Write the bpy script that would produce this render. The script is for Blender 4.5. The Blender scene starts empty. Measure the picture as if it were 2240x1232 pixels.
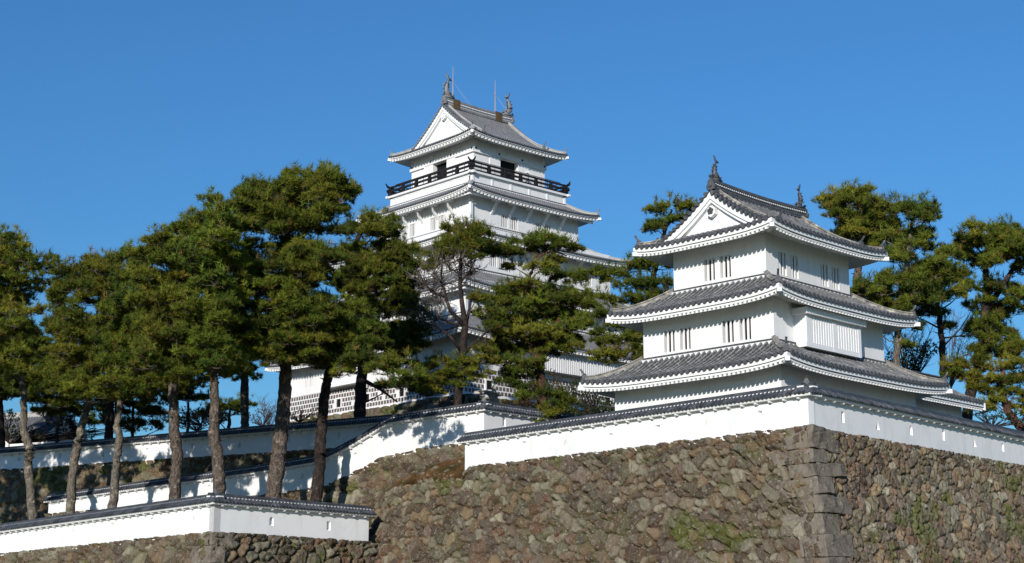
import bpy, bmesh, math, random
import numpy as np
from mathutils import Vector, Matrix
from mathutils.geometry import tessellate_polygon
R = math.radians
C = bpy.context.scene.collection
random.seed(7)

# ------------------------------------------------------------------ camera, sky, sun
EYE = 1.6; FPX = 3400.0; PITCH = R(12.10); CY = 646.5; CX = 1120.0
cd = bpy.data.cameras.new('camera'); cam = bpy.data.objects.new('camera', cd); C.objects.link(cam)
cd.sensor_width = 36.0; cd.lens = 36.0*FPX/2240.0; cd.shift_y = (CY-616.0)/2240.0
cd.clip_start = 0.5; cd.clip_end = 9000
cam.location = (0, 0, EYE); cam.rotation_euler = (math.pi/2+PITCH, 0, 0)
bpy.context.scene.camera = cam
SUN_EL = R(20.5); SUN_H = Vector((-0.312, -0.950, 0)).normalized()      # horizontal direction towards the sun
w = bpy.data.worlds.new('World'); bpy.context.scene.world = w; w.use_nodes = True
nt = w.node_tree; bg = nt.nodes['Background']
sky = nt.nodes.new('ShaderNodeTexSky'); sky.sky_type = 'NISHITA'; sky.sun_disc = False
sky.sun_elevation = SUN_EL; sky.sun_rotation = math.atan2(SUN_H.x, SUN_H.y)
sky.air_density = 1.55; sky.dust_density = 0.2; sky.ozone_density = 10.0; sky.altitude = 100
tint = nt.nodes.new('ShaderNodeVectorMath'); tint.operation = 'MULTIPLY'; tint.inputs[1].default_value = (0.75, 0.97, 1.08)   # the photograph's clear winter blue
nt.links.new(sky.outputs[0], tint.inputs[0]); nt.links.new(tint.outputs[0], bg.inputs[0]); bg.inputs[1].default_value = 0.084
sl = bpy.data.lights.new('sun', 'SUN'); so = bpy.data.objects.new('sun', sl); C.objects.link(so)
sl.energy = 3.5; sl.angle = R(0.5); sl.color = (1.0, 0.94, 0.85)
sd = Vector((SUN_H.x*math.cos(SUN_EL), SUN_H.y*math.cos(SUN_EL), math.sin(SUN_EL)))
so.rotation_euler = sd.to_track_quat('Z', 'Y').to_euler(); so.location = (-60, -150, 90)
vs = bpy.context.scene.view_settings
vs.view_transform = 'Standard'; vs.look = 'None'; vs.exposure = 0.42; vs.gamma = 1.0

# ------------------------------------------------------------------ measuring helpers
_c, _s = math.cos(PITCH), math.sin(PITCH)
def ray(u, v):
    a = (u-CX)/FPX; b = (CY-v)/FPX
    return Vector((a, _c-b*_s, _s+b*_c))
def at(u, v, y):
    r = ray(u, v); p = r*(y/r.y); p.z += EYE; return p
class Frame:
    """a plan frame: a runs along the front-left wall, b along the front-right wall"""
    def __init__(s, x, y, az):
        q = R(az); s.o = Vector((x, y, 0)); s.l = Vector((-math.cos(q), math.sin(q), 0)); s.r = Vector((math.sin(q), math.cos(q), 0))
    def w(s, a, b, z): return s.o+s.l*a+s.r*b+Vector((0, 0, z))

# ------------------------------------------------------------------ object helpers
def empty(name, label, cat, loc, group=None):
    o = bpy.data.objects.new(name, None); C.objects.link(o); o.location = loc
    o['label'] = label; o['category'] = cat
    if group: o['group'] = group
    o.empty_display_size = 0.5
    return o
def wpos(o):
    p = Vector((0, 0, 0))
    while o is not None: p += Vector(o.location); o = o.parent
    return p
def link(name, me, mat, parent=None):
    o = bpy.data.objects.new(name, me); C.objects.link(o)
    if mat is not None: me.materials.append(mat)
    if parent is not None: o.parent = parent
    return o
def dup(o, loc, parent):
    c = o.copy(); C.objects.link(c); c.parent = parent; c.location = loc; return c
class MB:
    def __init__(s): s.V = []; s.F = []
    def add(s, V, F):
        n = len(s.V); s.V.extend([tuple(v) for v in V]); s.F.extend([tuple(i+n for i in f) for f in F])
    def hexa(s, p):           # p: 4 bottom, 4 top
        s.add(p, [(3,2,1,0), (4,5,6,7), (0,1,5,4), (1,2,6,5), (2,3,7,6), (3,0,4,7)])
    def bar(s, p0, p1, wx, wz, up=Vector((0,0,1))):
        p0 = Vector(p0); p1 = Vector(p1); d = (p1-p0).normalized(); sd_ = d.cross(up)
        if sd_.length < 1e-4: sd_ = d.cross(Vector((1,0,0)))
        sd_.normalize(); u = sd_.cross(d).normalized(); a = sd_*wx/2; b = u*wz/2
        s.hexa([p0-a-b, p0+a-b, p1+a-b, p1-a-b, p0-a+b, p0+a+b, p1+a+b, p1-a+b])
    def tube(s, pts, rad, n=6, cap=True):
        pts = [Vector(p) for p in pts]; base = len(s.V); V = []; F = []
        ref = Vector((0.3, 0.2, 1)).normalized(); m = len(pts)
        for i, p in enumerate(pts):
            d = (pts[min(i+1, m-1)]-pts[max(i-1, 0)]).normalized()
            x = d.cross(ref)
            if x.length < 0.05: x = d.cross(Vector((1, 0, 0)))
            x.normalize(); y = d.cross(x)
            for k in range(n):
                t = 2*math.pi*k/n; V.append(p+(x*math.cos(t)+y*math.sin(t))*rad[i])
        for i in range(m-1):
            for k in range(n):
                F.append((i*n+k, i*n+(k+1) % n, (i+1)*n+(k+1) % n, (i+1)*n+k))
        if cap: F.append(tuple(range(n-1, -1, -1))); F.append(tuple((m-1)*n+k for k in range(n)))
        s.add(V, F)
    def sweep(s, pts, prof, closed=True, side=None):
        """prof: (lateral, up) points swept along pts; lateral is horizontal"""
        pts = [Vector(p) for p in pts]; m = len(pts); n = len(prof); V = []; F = []
        for i, p in enumerate(pts):
            d = pts[min(i+1, m-1)]-pts[max(i-1, 0)]
            l = Vector((d.y, -d.x, 0)).normalized() if side is None else side
            for (x, z) in prof: V.append(p+l*x+Vector((0, 0, z)))
        for i in range(m-1):
            for k in range(n if closed else n-1):
                k2 = (k+1) % n; F.append((i*n+k, i*n+k2, (i+1)*n+k2, (i+1)*n+k))
        if closed: F.append(tuple(range(n-1, -1, -1))); F.append(tuple((m-1)*n+k for k in range(n)))
        s.add(V, F)
    def disc(s, c, nrm, r, depth, n=8):
        c = Vector(c); nrm = Vector(nrm).normalized(); s.tube([c, c+nrm*depth], [r, r], n)
    def build(s, name, mat, parent=None, smooth=False):
        me = bpy.data.meshes.new(name); off = wpos(parent) if parent is not None else Vector((0, 0, 0))
        V = np.array(s.V, dtype=np.float32).reshape(-1, 3)-np.array(off, dtype=np.float32)
        me.from_pydata(V.tolist(), [], s.F)
        if smooth:
            for p in me.polygons: p.use_smooth = True
        me.update()
        return link(name, me, mat, parent)
def np_mesh(name, V, F, k, mat, parent, cols=None, smooth=False):
    """V (n,3) world, F (m,k) faces of k corners, cols (n,3)"""
    me = bpy.data.meshes.new(name); off = np.array(wpos(parent)) if parent is not None else np.zeros(3)
    V = (V-off).astype(np.float32); m = len(F)
    me.vertices.add(len(V)); me.vertices.foreach_set('co', V.ravel())
    me.loops.add(m*k); me.loops.foreach_set('vertex_index', F.astype(np.int32).ravel())
    me.polygons.add(m); me.polygons.foreach_set('loop_start', np.arange(0, m*k, k, dtype=np.int32))
    if smooth: me.polygons.foreach_set('use_smooth', np.ones(m, dtype=bool))
    me.update(calc_edges=True)
    if cols is not None:
        a = me.color_attributes.new('Col', 'FLOAT_COLOR', 'POINT')
        a.data.foreach_set('color', np.c_[cols, np.ones(len(cols))].astype(np.float32).ravel())
    me.validate()
    return link(name, me, mat, parent)

# ------------------------------------------------------------------ materials
def mat(name, col=(0.5,0.5,0.5), rough=0.7, attr=False, island=0.0, noise=None, bump=None, spec=0.3, noise2=None, noise3=None):
    """noise: (scale, colour2, lo, hi, detail) mixes a second colour; noise2 the same again; bump: (scale, strength, dist)"""
    m = bpy.data.materials.new(name); m.use_nodes = True; t = m.node_tree; N = t.nodes; L = t.links
    b = N['Principled BSDF']; b.inputs['Roughness'].default_value = rough; b.inputs['Specular IOR Level'].default_value = spec
    tc = N.new('ShaderNodeTexCoord'); co = tc.outputs['Object']
    if attr:
        a = N.new('ShaderNodeAttribute'); a.attribute_name = 'Col'; cur = a.outputs['Color']
    else:
        rgb = N.new('ShaderNodeRGB'); rgb.outputs[0].default_value = (*col, 1); cur = rgb.outputs[0]
    for nz in (noise, noise2, noise3):
        if not nz: continue
        sc, c2, lo, hi, det = nz[:5]
        n = N.new('ShaderNodeTexNoise'); n.inputs['Scale'].default_value = 1.0; n.inputs['Detail'].default_value = det
        n.inputs['Roughness'].default_value = 0.65
        mp = N.new('ShaderNodeMapping'); L.new(co, mp.inputs[0]); mp.inputs['Scale'].default_value = sc if isinstance(sc, tuple) else (sc, sc, sc)
        L.new(mp.outputs[0], n.inputs['Vector'])
        r = N.new('ShaderNodeMapRange'); r.inputs['From Min'].default_value = lo; r.inputs['From Max'].default_value = hi
        L.new(n.outputs['Fac'], r.inputs['Value'])
        mx = N.new('ShaderNodeMix'); mx.data_type = 'RGBA'; mx.inputs['B'].default_value = (*c2, 1)
        L.new(r.outputs[0], mx.inputs['Factor']); L.new(cur, mx.inputs['A']); cur = mx.outputs['Result']
    if island:                                       # every loose tile has its own tone
        g = N.new('ShaderNodeNewGeometry'); r = N.new('ShaderNodeMapRange'); r.inputs['To Min'].default_value = 1-island; r.inputs['To Max'].default_value = 1+island
        L.new(g.outputs['Random Per Island'], r.inputs['Value']); mx = N.new('ShaderNodeVectorMath'); mx.operation = 'SCALE'
        L.new(cur, mx.inputs[0]); L.new(r.outputs[0], mx.inputs['Scale']); cur = mx.outputs[0]
    L.new(cur, b.inputs['Base Color'])
    if bump:
        n = N.new('ShaderNodeTexNoise'); n.inputs['Scale'].default_value = bump[0]; n.inputs['Detail'].default_value = 6
        L.new(co, n.inputs['Vector']); bp = N.new('ShaderNodeBump'); bp.inputs['Strength'].default_value = bump[1]; bp.inputs['Distance'].default_value = bump[2]
        L.new(n.outputs['Fac'], bp.inputs['Height']); L.new(bp.outputs[0], b.inputs['Normal'])
    return m
M = {}
M['plaster'] = mat('plaster', (0.80,0.80,0.80), 0.85, noise=((2.2,2.2,0.16), (0.66,0.66,0.645), 0.50, 0.80, 6), noise2=(0.35, (0.73,0.73,0.72), 0.45, 0.7, 4), bump=(3.0, 0.15, 0.02), spec=0.15)
M['fence_plaster'] = mat('fence_plaster', (0.80,0.80,0.80), 0.85, noise=((1.8,1.8,0.3), (0.64,0.64,0.62), 0.52, 0.85, 6), noise2=(0.5, (0.72,0.72,0.71), 0.48, 0.7, 5), bump=(3.0, 0.2, 0.03), spec=0.15)
M['white_paint'] = mat('white_paint', (0.80,0.80,0.80), 0.7, noise=(0.8, (0.72,0.72,0.71), 0.5, 0.9, 3), spec=0.2)
M['new_tile'] = mat('new_tile', (0.21,0.215,0.225), 0.5, noise=(1.2, (0.13,0.13,0.14), 0.4, 0.75, 6), noise2=(6.0, (0.30,0.30,0.30), 0.55, 0.8, 4), spec=0.4, island=0.18)
M['new_mortar'] = mat('new_mortar', (0.42,0.41,0.39), 0.8, noise=(1.5, (0.30,0.30,0.30), 0.4, 0.7, 5), spec=0.2)
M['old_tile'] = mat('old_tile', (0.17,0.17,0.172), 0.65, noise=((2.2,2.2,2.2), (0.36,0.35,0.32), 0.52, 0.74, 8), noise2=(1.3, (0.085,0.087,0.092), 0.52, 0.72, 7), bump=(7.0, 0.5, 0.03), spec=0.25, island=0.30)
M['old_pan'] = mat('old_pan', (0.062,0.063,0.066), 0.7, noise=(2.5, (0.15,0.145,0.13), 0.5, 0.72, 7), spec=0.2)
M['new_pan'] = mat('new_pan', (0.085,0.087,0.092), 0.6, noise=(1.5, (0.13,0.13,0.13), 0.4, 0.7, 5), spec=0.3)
M['fence_tile'] = mat('fence_tile', (0.048,0.054,0.065), 0.5, island=0.35, noise=(2.0, (0.13,0.14,0.155), 0.45, 0.75, 6), noise2=(5.0, (0.03,0.032,0.04), 0.52, 0.7, 5), spec=0.35)
M['dark_tile'] = mat('dark_tile', (0.07,0.073,0.08), 0.5, noise=(3.0, (0.16,0.16,0.165), 0.5, 0.75, 6), spec=0.35)
M['old_mortar'] = mat('old_mortar', (0.22,0.21,0.19), 0.85, noise=(1.8, (0.50,0.47,0.40), 0.5, 0.66, 6), noise2=(2.6, (0.07,0.07,0.07), 0.52, 0.66, 6), spec=0.15)
M['ochre_mortar'] = mat('ochre_mortar', (0.50,0.46,0.37), 0.85, noise=(2.6, (0.20,0.19,0.17), 0.5, 0.7, 6), spec=0.15)
M['dark'] = mat('dark', (0.012,0.013,0.016), 0.9, spec=0.05)
M['rail'] = mat('rail', (0.014,0.012,0.013), 0.6, noise=(3.0, (0.030,0.023,0.023), 0.45, 0.8, 4), spec=0.25)
M['black_metal'] = mat('black_metal', (0.02,0.02,0.024), 0.5)
M['rust'] = mat('rust', (0.15,0.095,0.045), 0.8, noise=(7.0, (0.055,0.04,0.028), 0.4, 0.65, 6), spec=0.2)
M['rod'] = mat('rod', (0.42,0.33,0.25), 0.5)
M['wire'] = mat('wire', (0.5,0.55,0.6), 0.4)
M['namako'] = mat('namako', (0.115,0.105,0.10), 0.6, noise=(2.2, (0.14,0.085,0.07), 0.45, 0.6, 3), noise2=(0.9, (0.17,0.165,0.165), 0.5, 0.75, 4))
M['stone'] = mat('stone', rough=0.9, attr=True, noise=(2.6, (0.225,0.205,0.155), 0.52, 0.74, 9), noise2=(1.3, (0.060,0.055,0.022), 0.60, 0.74, 8), noise3=(7.0, (0.33,0.315,0.25), 0.57, 0.72, 5), bump=(6.0, 1.0, 0.14), spec=0.15)
M['quoin'] = mat('quoin', (0.185,0.155,0.122), 0.9, noise3=(1.0, (0.075,0.085,0.02), 0.60, 0.70, 6), noise=(1.1, (0.10,0.08,0.068), 0.45, 0.7, 7), noise2=(3.5, (0.25,0.245,0.185), 0.55, 0.70, 8), bump=(6.0, 0.7, 0.08), spec=0.15)
M['pale_stone'] = mat('pale_stone', (0.50,0.49,0.45), 0.9, noise=(3.0, (0.30,0.29,0.26), 0.45, 0.7, 6), bump=(6.0, 0.6, 0.05))
M['soil'] = mat('soil', (0.075,0.055,0.035), 0.95, noise=(0.9, (0.05,0.055,0.02), 0.4, 0.7, 6), bump=(2.0, 0.5, 0.1), spec=0.1)
M['lawn'] = mat('lawn', (0.08,0.10,0.035), 0.95, noise=(0.3, (0.14,0.12,0.05), 0.4, 0.7, 6), bump=(4.0, 0.5, 0.05), spec=0.1)
M['grass'] = mat('grass', rough=0.8, attr=True, spec=0.1)
def foliage(name):
    m = mat(name, rough=0.65, attr=True, spec=0.15); t = m.node_tree; b = t.nodes['Principled BSDF']
    a = [n for n in t.nodes if n.type == 'ATTRIBUTE'][0]
    tr = t.nodes.new('ShaderNodeBsdfTranslucent'); t.links.new(a.outputs['Color'], tr.inputs[0])
    mx = t.nodes.new('ShaderNodeMixShader'); mx.inputs[0].default_value = 0.22
    t.links.new(b.outputs[0], mx.inputs[1]); t.links.new(tr.outputs[0], mx.inputs[2])
    t.links.new(mx.outputs[0], t.nodes['Material Output'].inputs[0]); return m
M['needles'] = foliage('needles')
def bark(name, c1, c2):
    m = mat(name, c1, 0.95, noise=((7,7,2.2), c2, 0.44, 0.58, 8), noise2=(2.2, tuple(min(.4, x*2.1) for x in c1), 0.56, 0.68, 7), bump=(9.0, 1.0, 0.2), spec=0.1); return m
M['bark'] = bark('bark', (0.155,0.125,0.10), (0.065,0.052,0.044))
M['pale_bark'] = bark('pale_bark', (0.20,0.175,0.14), (0.10,0.085,0.07))
M['dark_bark'] = bark('dark_bark', (0.055,0.042,0.036), (0.028,0.022,0.02))
M['red_bark'] = bark('red_bark', (0.13,0.062,0.042), (0.06,0.036,0.028))
M['dead_wood'] = bark('dead_wood', (0.16,0.14,0.12), (0.07,0.06,0.052))

# ------------------------------------------------------------------ roof building
class Side:
    """one side of a rectangle in a frame: pt(x along, d outwards, z)"""
    def __init__(s, fr, a0, a1, b0, b1, k):
        s.fr = fr; s.k = k; s.ca = (a0+a1)/2; s.cb = (b0+b1)/2; s.a0 = a0; s.a1 = a1; s.b0 = b0; s.b1 = b1
        s.h = (a1-a0)/2 if k in ('L', 'BL') else (b1-b0)/2
    def pt(s, x, d, z):
        k = s.k
        if k == 'L': return s.fr.w(s.ca+x, s.b0-d, z)
        if k == 'R': return s.fr.w(s.a0-d, s.cb+x, z)
        if k == 'BL': return s.fr.w(s.ca+x, s.b1+d, z)
        return s.fr.w(s.a1+d, s.cb+x, z)
    def out(s): return (s.pt(0, 1, 0)-s.pt(0, 0, 0)).normalized()
    def along(s): return (s.pt(1, 0, 0)-s.pt(0, 0, 0)).normalized()

def tile_rows(mb, caps, sd, half, zf, D, sp=0.27, r=0.08, step=0.3, cap=True, pan=None):
    H = half(D); al = np.array(sd.along()); ang = np.linspace(0, math.pi, 5)
    n = int((2*H-0.2)/sp); xs = (np.arange(n)-(n-1)/2)*sp
    ds_ = np.linspace(0, D, 60); hs = np.array([half(d) for d in ds_])
    for x in xs:
        ok = np.nonzero(hs >= abs(x)-0.02)[0]
        if len(ok) == 0: continue
        d0 = ds_[ok[0]]
        if D-d0 < 0.12: continue
        m = max(1, int(round((D+0.05-d0)/step))); dd = np.linspace(d0, D+0.05, m+1); V = []; F = []; G = []
        jx = random.uniform(-.012, .012)
        for i in range(m):
            for (q, rr) in ((dd[i], r*0.86), (dd[i+1], r*1.08)):
                c = np.array(sd.pt(x+jx, q, zf(x, q)))
                for t in ang: V.append(c+al*math.cos(t)*rr+np.array((0, 0, math.sin(t)*rr*1.35)))
            b = i*10
            for k in (1, 2): F.append((b+k, b+k+1, b+5+k+1, b+5+k))
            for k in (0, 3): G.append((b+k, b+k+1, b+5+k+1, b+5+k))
            F.append((b+5, b+6, b+7, b+8, b+9))
        mb.add(V, F)
        if pan is not None: pan.add(V, G)             # lower side faces of each round row, in the darker pan colour
        if cap: caps.disc(sd.pt(x+jx, D-0.03, zf(x, D)+0.02), sd.out(), r*1.22, 0.12, 8)

def slope_sheet(mb, sd, half, zf, d0, d1, nd=8, nx=36, dz=0.0):
    V = []; F = []
    for i in range(nd+1):
        d = d0+(d1-d0)*i/nd; h = half(d)
        for j in range(nx+1):
            x = h*(2*j/nx-1); V.append(sd.pt(x, d, zf(x, d)+dz))
    for i in range(nd):
        for j in range(nx): F.append((i*(nx+1)+j, i*(nx+1)+j+1, (i+1)*(nx+1)+j+1, (i+1)*(nx+1)+j))
    mb.add(V, F)

def eave_trim(fas, raf, sof, sd, half, zf, D, dw, style, front=True):
    """white boards along the eave, rafters, soffit; dw = distance of the wall plane"""
    bh = style['band']; H = half(D); ns = 44; t0 = 0.05
    xs = [H*(2*j/ns-1) for j in range(ns+1)]
    def strip(da, db, ta, tb):
        V = []; F = []
        for x in xs:
            ze = zf(x, D); k = (H-0.0)
            for (d, z) in ((da, ze-ta), (db, ze-ta), (db, ze-tb), (da, ze-tb)):
                xx = max(-half(d), min(half(d), x)); V.append(sd.pt(xx, d, z))
        for j in range(ns):
            for k in range(4): F.append((j*4+k, j*4+(k+1) % 4, j*4+4+(k+1) % 4, j*4+4+k))
        fas.add(V, F)
    strip(D-0.16, D-0.03, t0, t0+bh)
    lo = t0+bh+0.035
    strip(D-0.30, D-0.12, lo, lo+style['lower'])
    r0 = lo+style['lower']; rt = style['tooth']; sl_ = 0.28
    V = []; F = []; n2 = 30
    for (d) in (D-0.2, max(dw, D-3)):
        for j in range(n2+1):
            x = half(d)*(2*j/n2-1); xe = H*(2*j/n2-1)
            V.append(sd.pt(x, d, zf(xe, D)-r0+0.01+sl_*(D-0.2-d)))
    for j in range(n2): F.append((j, j+1, n2+1+j+1, n2+1+j))
    sof.add(V, F)
    if not front: return
    sp = style['sp']; n = int((2*H-0.3)/sp)
    for i in range(n+1):
        x = (i-n/2)*sp; d1 = D-0.14; d0 = max(dw, 0.0 if dw > 0 else dw)
        Hd = H-abs(x); d0 = max(d0, D-Hd+0.1)
        if d1-d0 < 0.1: d0 = d1-0.1
        ww = style['tw']/2; ze = zf(x, D); P = []
        for (zt) in (rt, -0.02):
            for (xx, d) in ((x-ww, d0), (x+ww, d0), (x+ww, d1), (x-ww, d1)):
                P.append(sd.pt(xx, d, ze-r0-zt+sl_*(D-0.2-d)))
        raf.hexa(P)

def ridge_path(mb, pts, wd, ht, top=True, lift=0.0):
    prof = [(-wd/2, -0.12), (wd/2, -0.12), (wd/2*0.9, ht*0.72), (wd*0.62, ht*0.74), (wd*0.6, ht*0.80), (wd*0.32, ht*0.84), (wd*0.22, ht), (-wd*0.22, ht), (-wd*0.32, ht*0.84), (-wd*0.6, ht*0.80), (-wd*0.62, ht*0.74), (-wd/2*0.9, ht*0.72)]
    mb.sweep([Vector(p)+Vector((0, 0, lift)) for p in pts], prof)

def goblin_tile(mb, p, dr, s=1.0, horn=0.55, up=0.35):
    """end ornament of a ridge: shaped plate with shoulders, and a round tile jutting up above it"""
    p = Vector(p); dr = Vector((dr[0], dr[1], 0)).normalized(); l = Vector((dr.y, -dr.x, 0))
    out = [(-0.26, -0.12), (0.26, -0.12), (0.30, 0.10), (0.20, 0.20), (0.19, 0.36), (0.08, 0.50), (-0.08, 0.50), (-0.19, 0.36), (-0.20, 0.20), (-0.30, 0.10)]
    V = []; n = len(out)
    for t in (0, 0.16*s):
        for (x, z) in out: V.append(p+dr*t+l*x*s+Vector((0, 0, z*s)))
    F = [tuple(range(n-1, -1, -1)), tuple(range(n, 2*n))]+[(k, (k+1) % n, n+(k+1) % n, n+k) for k in range(n)]
    mb.add(V, F)
    mb.disc(p+dr*0.16*s+Vector((0, 0, 0.14*s)), dr, 0.13*s, 0.06*s, 8)
    q = p+Vector((0, 0, 0.46*s)); pts = []; rr = []
    for i in range(6):
        t = i/5; pts.append(q+dr*(-0.15+horn*t)*s+Vector((0, 0, up*t*t*s))); rr.append(0.075*s*(1.15 if i == 5 else 1))
    mb.tube(pts, rr, 8)

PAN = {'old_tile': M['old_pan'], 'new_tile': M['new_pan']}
KEEP_STYLE = dict(band=0.12, lower=0.07, tooth=0.18, tw=0.22, sp=0.46, trow=0.285, tr=0.082, up=0.42)
TUR_STYLE = dict(band=0.23, lower=0.10, tooth=0.115, tw=0.165, sp=0.31, trow=0.40, tr=0.118, up=0.36)

def skirt_roof(fr, inner, z_in, D, z_eave, wall_d, st, parent, mt, mortar, nm='roof', curve=0.35):
    """hipped skirt roof round a storey; returns its tile object"""
    a0, a1, b0, b1 = inner; drop = z_in-z_eave
    tm = MB(); fa = MB(); ra = MB(); so_ = MB(); rg = {}; rows = {k: (MB(), MB()) for k in ('L', 'R')}
    for k in ('L', 'R', 'BL', 'BR'):
        sd_ = Side(fr, a0, a1, b0, b1, k); half = lambda d, h=sd_.h: h+d
        def zf(x, d, h=sd_.h):
            t = d/D; u = min(1.0, abs(x)/(h+D)); p = t*(1+curve)-curve*t*t
            return z_in-drop*p+st['up']*t*t*u**4
        slope_sheet(tm, sd_, half, zf, 0, D)
        front = k in ('L', 'R')
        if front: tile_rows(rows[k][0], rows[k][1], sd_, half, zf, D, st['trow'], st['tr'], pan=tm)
        if front: fa.sweep([sd_.pt(-sd_.h-0.05, 0.17, zf(0, .17)), sd_.pt(sd_.h+0.05, 0.17, zf(0, .17))], [(-0.05, -0.05), (0.05, -0.05), (0.05, 0.10), (-0.05, 0.13)])
        eave_trim(fa, ra, so_, sd_, half, zf, D, wall_d, st, front)
        if front:                                   # flashing board where the roof meets the wall
            tm.sweep([sd_.pt(-sd_.h-0.05, 0.05, z_in+0.02), sd_.pt(sd_.h+0.05, 0.05, z_in+0.02)], [(-0.06, -0.05), (0.06, -0.05), (0.06, 0.12), (-0.06, 0.12)])
        for sgn in ((-1,) if k == 'L' else (1, ) if k == 'R' else (1,) if k == 'L2' else ()): pass
        if k in ('L', 'BL'):
            for sg in (-1, 1):
                pts = []
                for i in range(13):
                    d = 0.05+(D-0.30)*i/12; x = sg*half(d); pts.append(sd_.pt(x, d, zf(x, d)))
                rg[(k, sg)] = pts
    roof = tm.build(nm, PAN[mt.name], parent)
    for a, b in rows.values(): a.build('tile_rows', mt, roof); b.build('eave_tile_ends', M['dark_tile'], roof)
    fa.build('fascia', M['white_paint'], roof); ra.build('rafter_course', M['white_paint'], roof); so_.build('soffit', M['plaster'], roof)
    for key, pts in rg.items():
        m = MB(); ridge_path(m, pts, 0.30, 0.34); m.build('hip_ridge', mortar, roof)
        g = MB(); dr = (Vector(pts[-1])-Vector(pts[-2])); goblin_tile(g, pts[-1], dr, 0.85, 0.42, 0.42)
        g.build('ridge_end_tile', M['new_tile'] if mt == M['new_tile'] else M['dark_tile'], roof)
        # corner beam end under the tip
        c = MB(); d = dr.copy(); d.z = 0; d.normalize(); p = Vector(pts[-1])+d*0.25; p.z -= st['band']+0.20
        c.bar(p-d*1.1, p+d*0.16, 0.26, 0.24); c.build('corner_beam', M['white_paint'], roof)
    return roof

def shachi(mb, p, fwd, s=1.0):
    """dolphin-shaped ridge ornament: head down on the ridge, body curving up, forked tail on top; fwd = along the ridge, inwards"""
    p = Vector(p); f = Vector((fwd[0], fwd[1], 0)).normalized(); l = Vector((f.y, -f.x, 0)); Z = Vector((0, 0, 1))
    cl = [(0.42, 0.06, .17), (0.25, 0.16, .24), (0.05, 0.24, .27), (-0.10, 0.42, .25), (-0.14, 0.66, .21), (-0.11, 0.92, .165), (-0.03, 1.16, .115), (0.05, 1.36, .075), (0.07, 1.48, .05)]
    mb.tube([p+f*x*s+Z*z*s for x, z, r_ in cl], [r_*s for x, z, r_ in cl], 8)
    def fin(pts, th=0.05):
        n = len(pts); V = []
        for t in (-th, th):
            for (x, y, z) in pts: V.append(p+f*x*s+l*(y+t)*s+Z*z*s)
        mb.add(V, [tuple(range(n-1, -1, -1)), tuple(range(n, 2*n))]+[(k, (k+1) % n, n+(k+1) % n, n+k) for k in range(n)])
    fin([(0.04, 0, 1.36), (0.12, 0, 1.40), (0.30, 0, 1.50), (0.48, 0, 1.52), (0.28, 0, 1.66), (0.10, 0, 1.72), (0.0, 0, 1.96), (-0.16, 0, 2.10), (-0.10, 0, 1.80), (0.0, 0, 1.55)], 0.045)
    for (x, z, q) in ((-0.28, 0.35, 1), (-0.34, 0.62, 1), (-0.27, 0.92, 1), (-0.15, 1.16, .8)):
        fin([(x, 0, z-0.10), (x-0.22*q, 0, z+0.16), (x+0.02, 0, z+0.16)], 0.03)
    for (x, z) in ((0.12, 0.55), (0.10, 0.85), (0.12, 1.10)):
        fin([(x, 0, z-0.12), (x+0.20, 0, z+0.12), (x, 0, z+0.12)], 0.03)
    for sg in (-1, 1):
        fin([(0.1, sg*0.24, 0.15), (-0.15, sg*0.42, 0.42), (-0.1, sg*0.24, 0.45)], 0.03)
        fin([(0.40, sg*0.16, 0.1), (0.62, sg*0.22, 0.24), (0.35, sg*0.18, 0.26)], 0.03)
    for k in range(5): fin([(0.30+0.07*k, 0, 0.18-0.02*k), (0.40+0.07*k, 0, 0.36-0.04*k), (0.42+0.07*k, 0, 0.16-0.02*k)], 0.06)
    mb.bar(p-f*0.4*s-Z*0.05*s, p+f*0.6*s-Z*0.05*s, 0.5*s, 0.14*s)

def crest(mb, c, nrm, along, s):
    """flower crest on a gable: five round petals round a boss"""
    c = Vector(c); al = Vector(along)
    for k in range(5):
        t = math.pi/2+2*math.pi*k/5; mb.disc(c+(al*math.cos(t)+Vector((0, 0, 1))*math.sin(t))*0.19*s, nrm, 0.125*s, 0.07, 10)
    mb.disc(c, nrm, 0.10*s, 0.10, 10)

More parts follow.
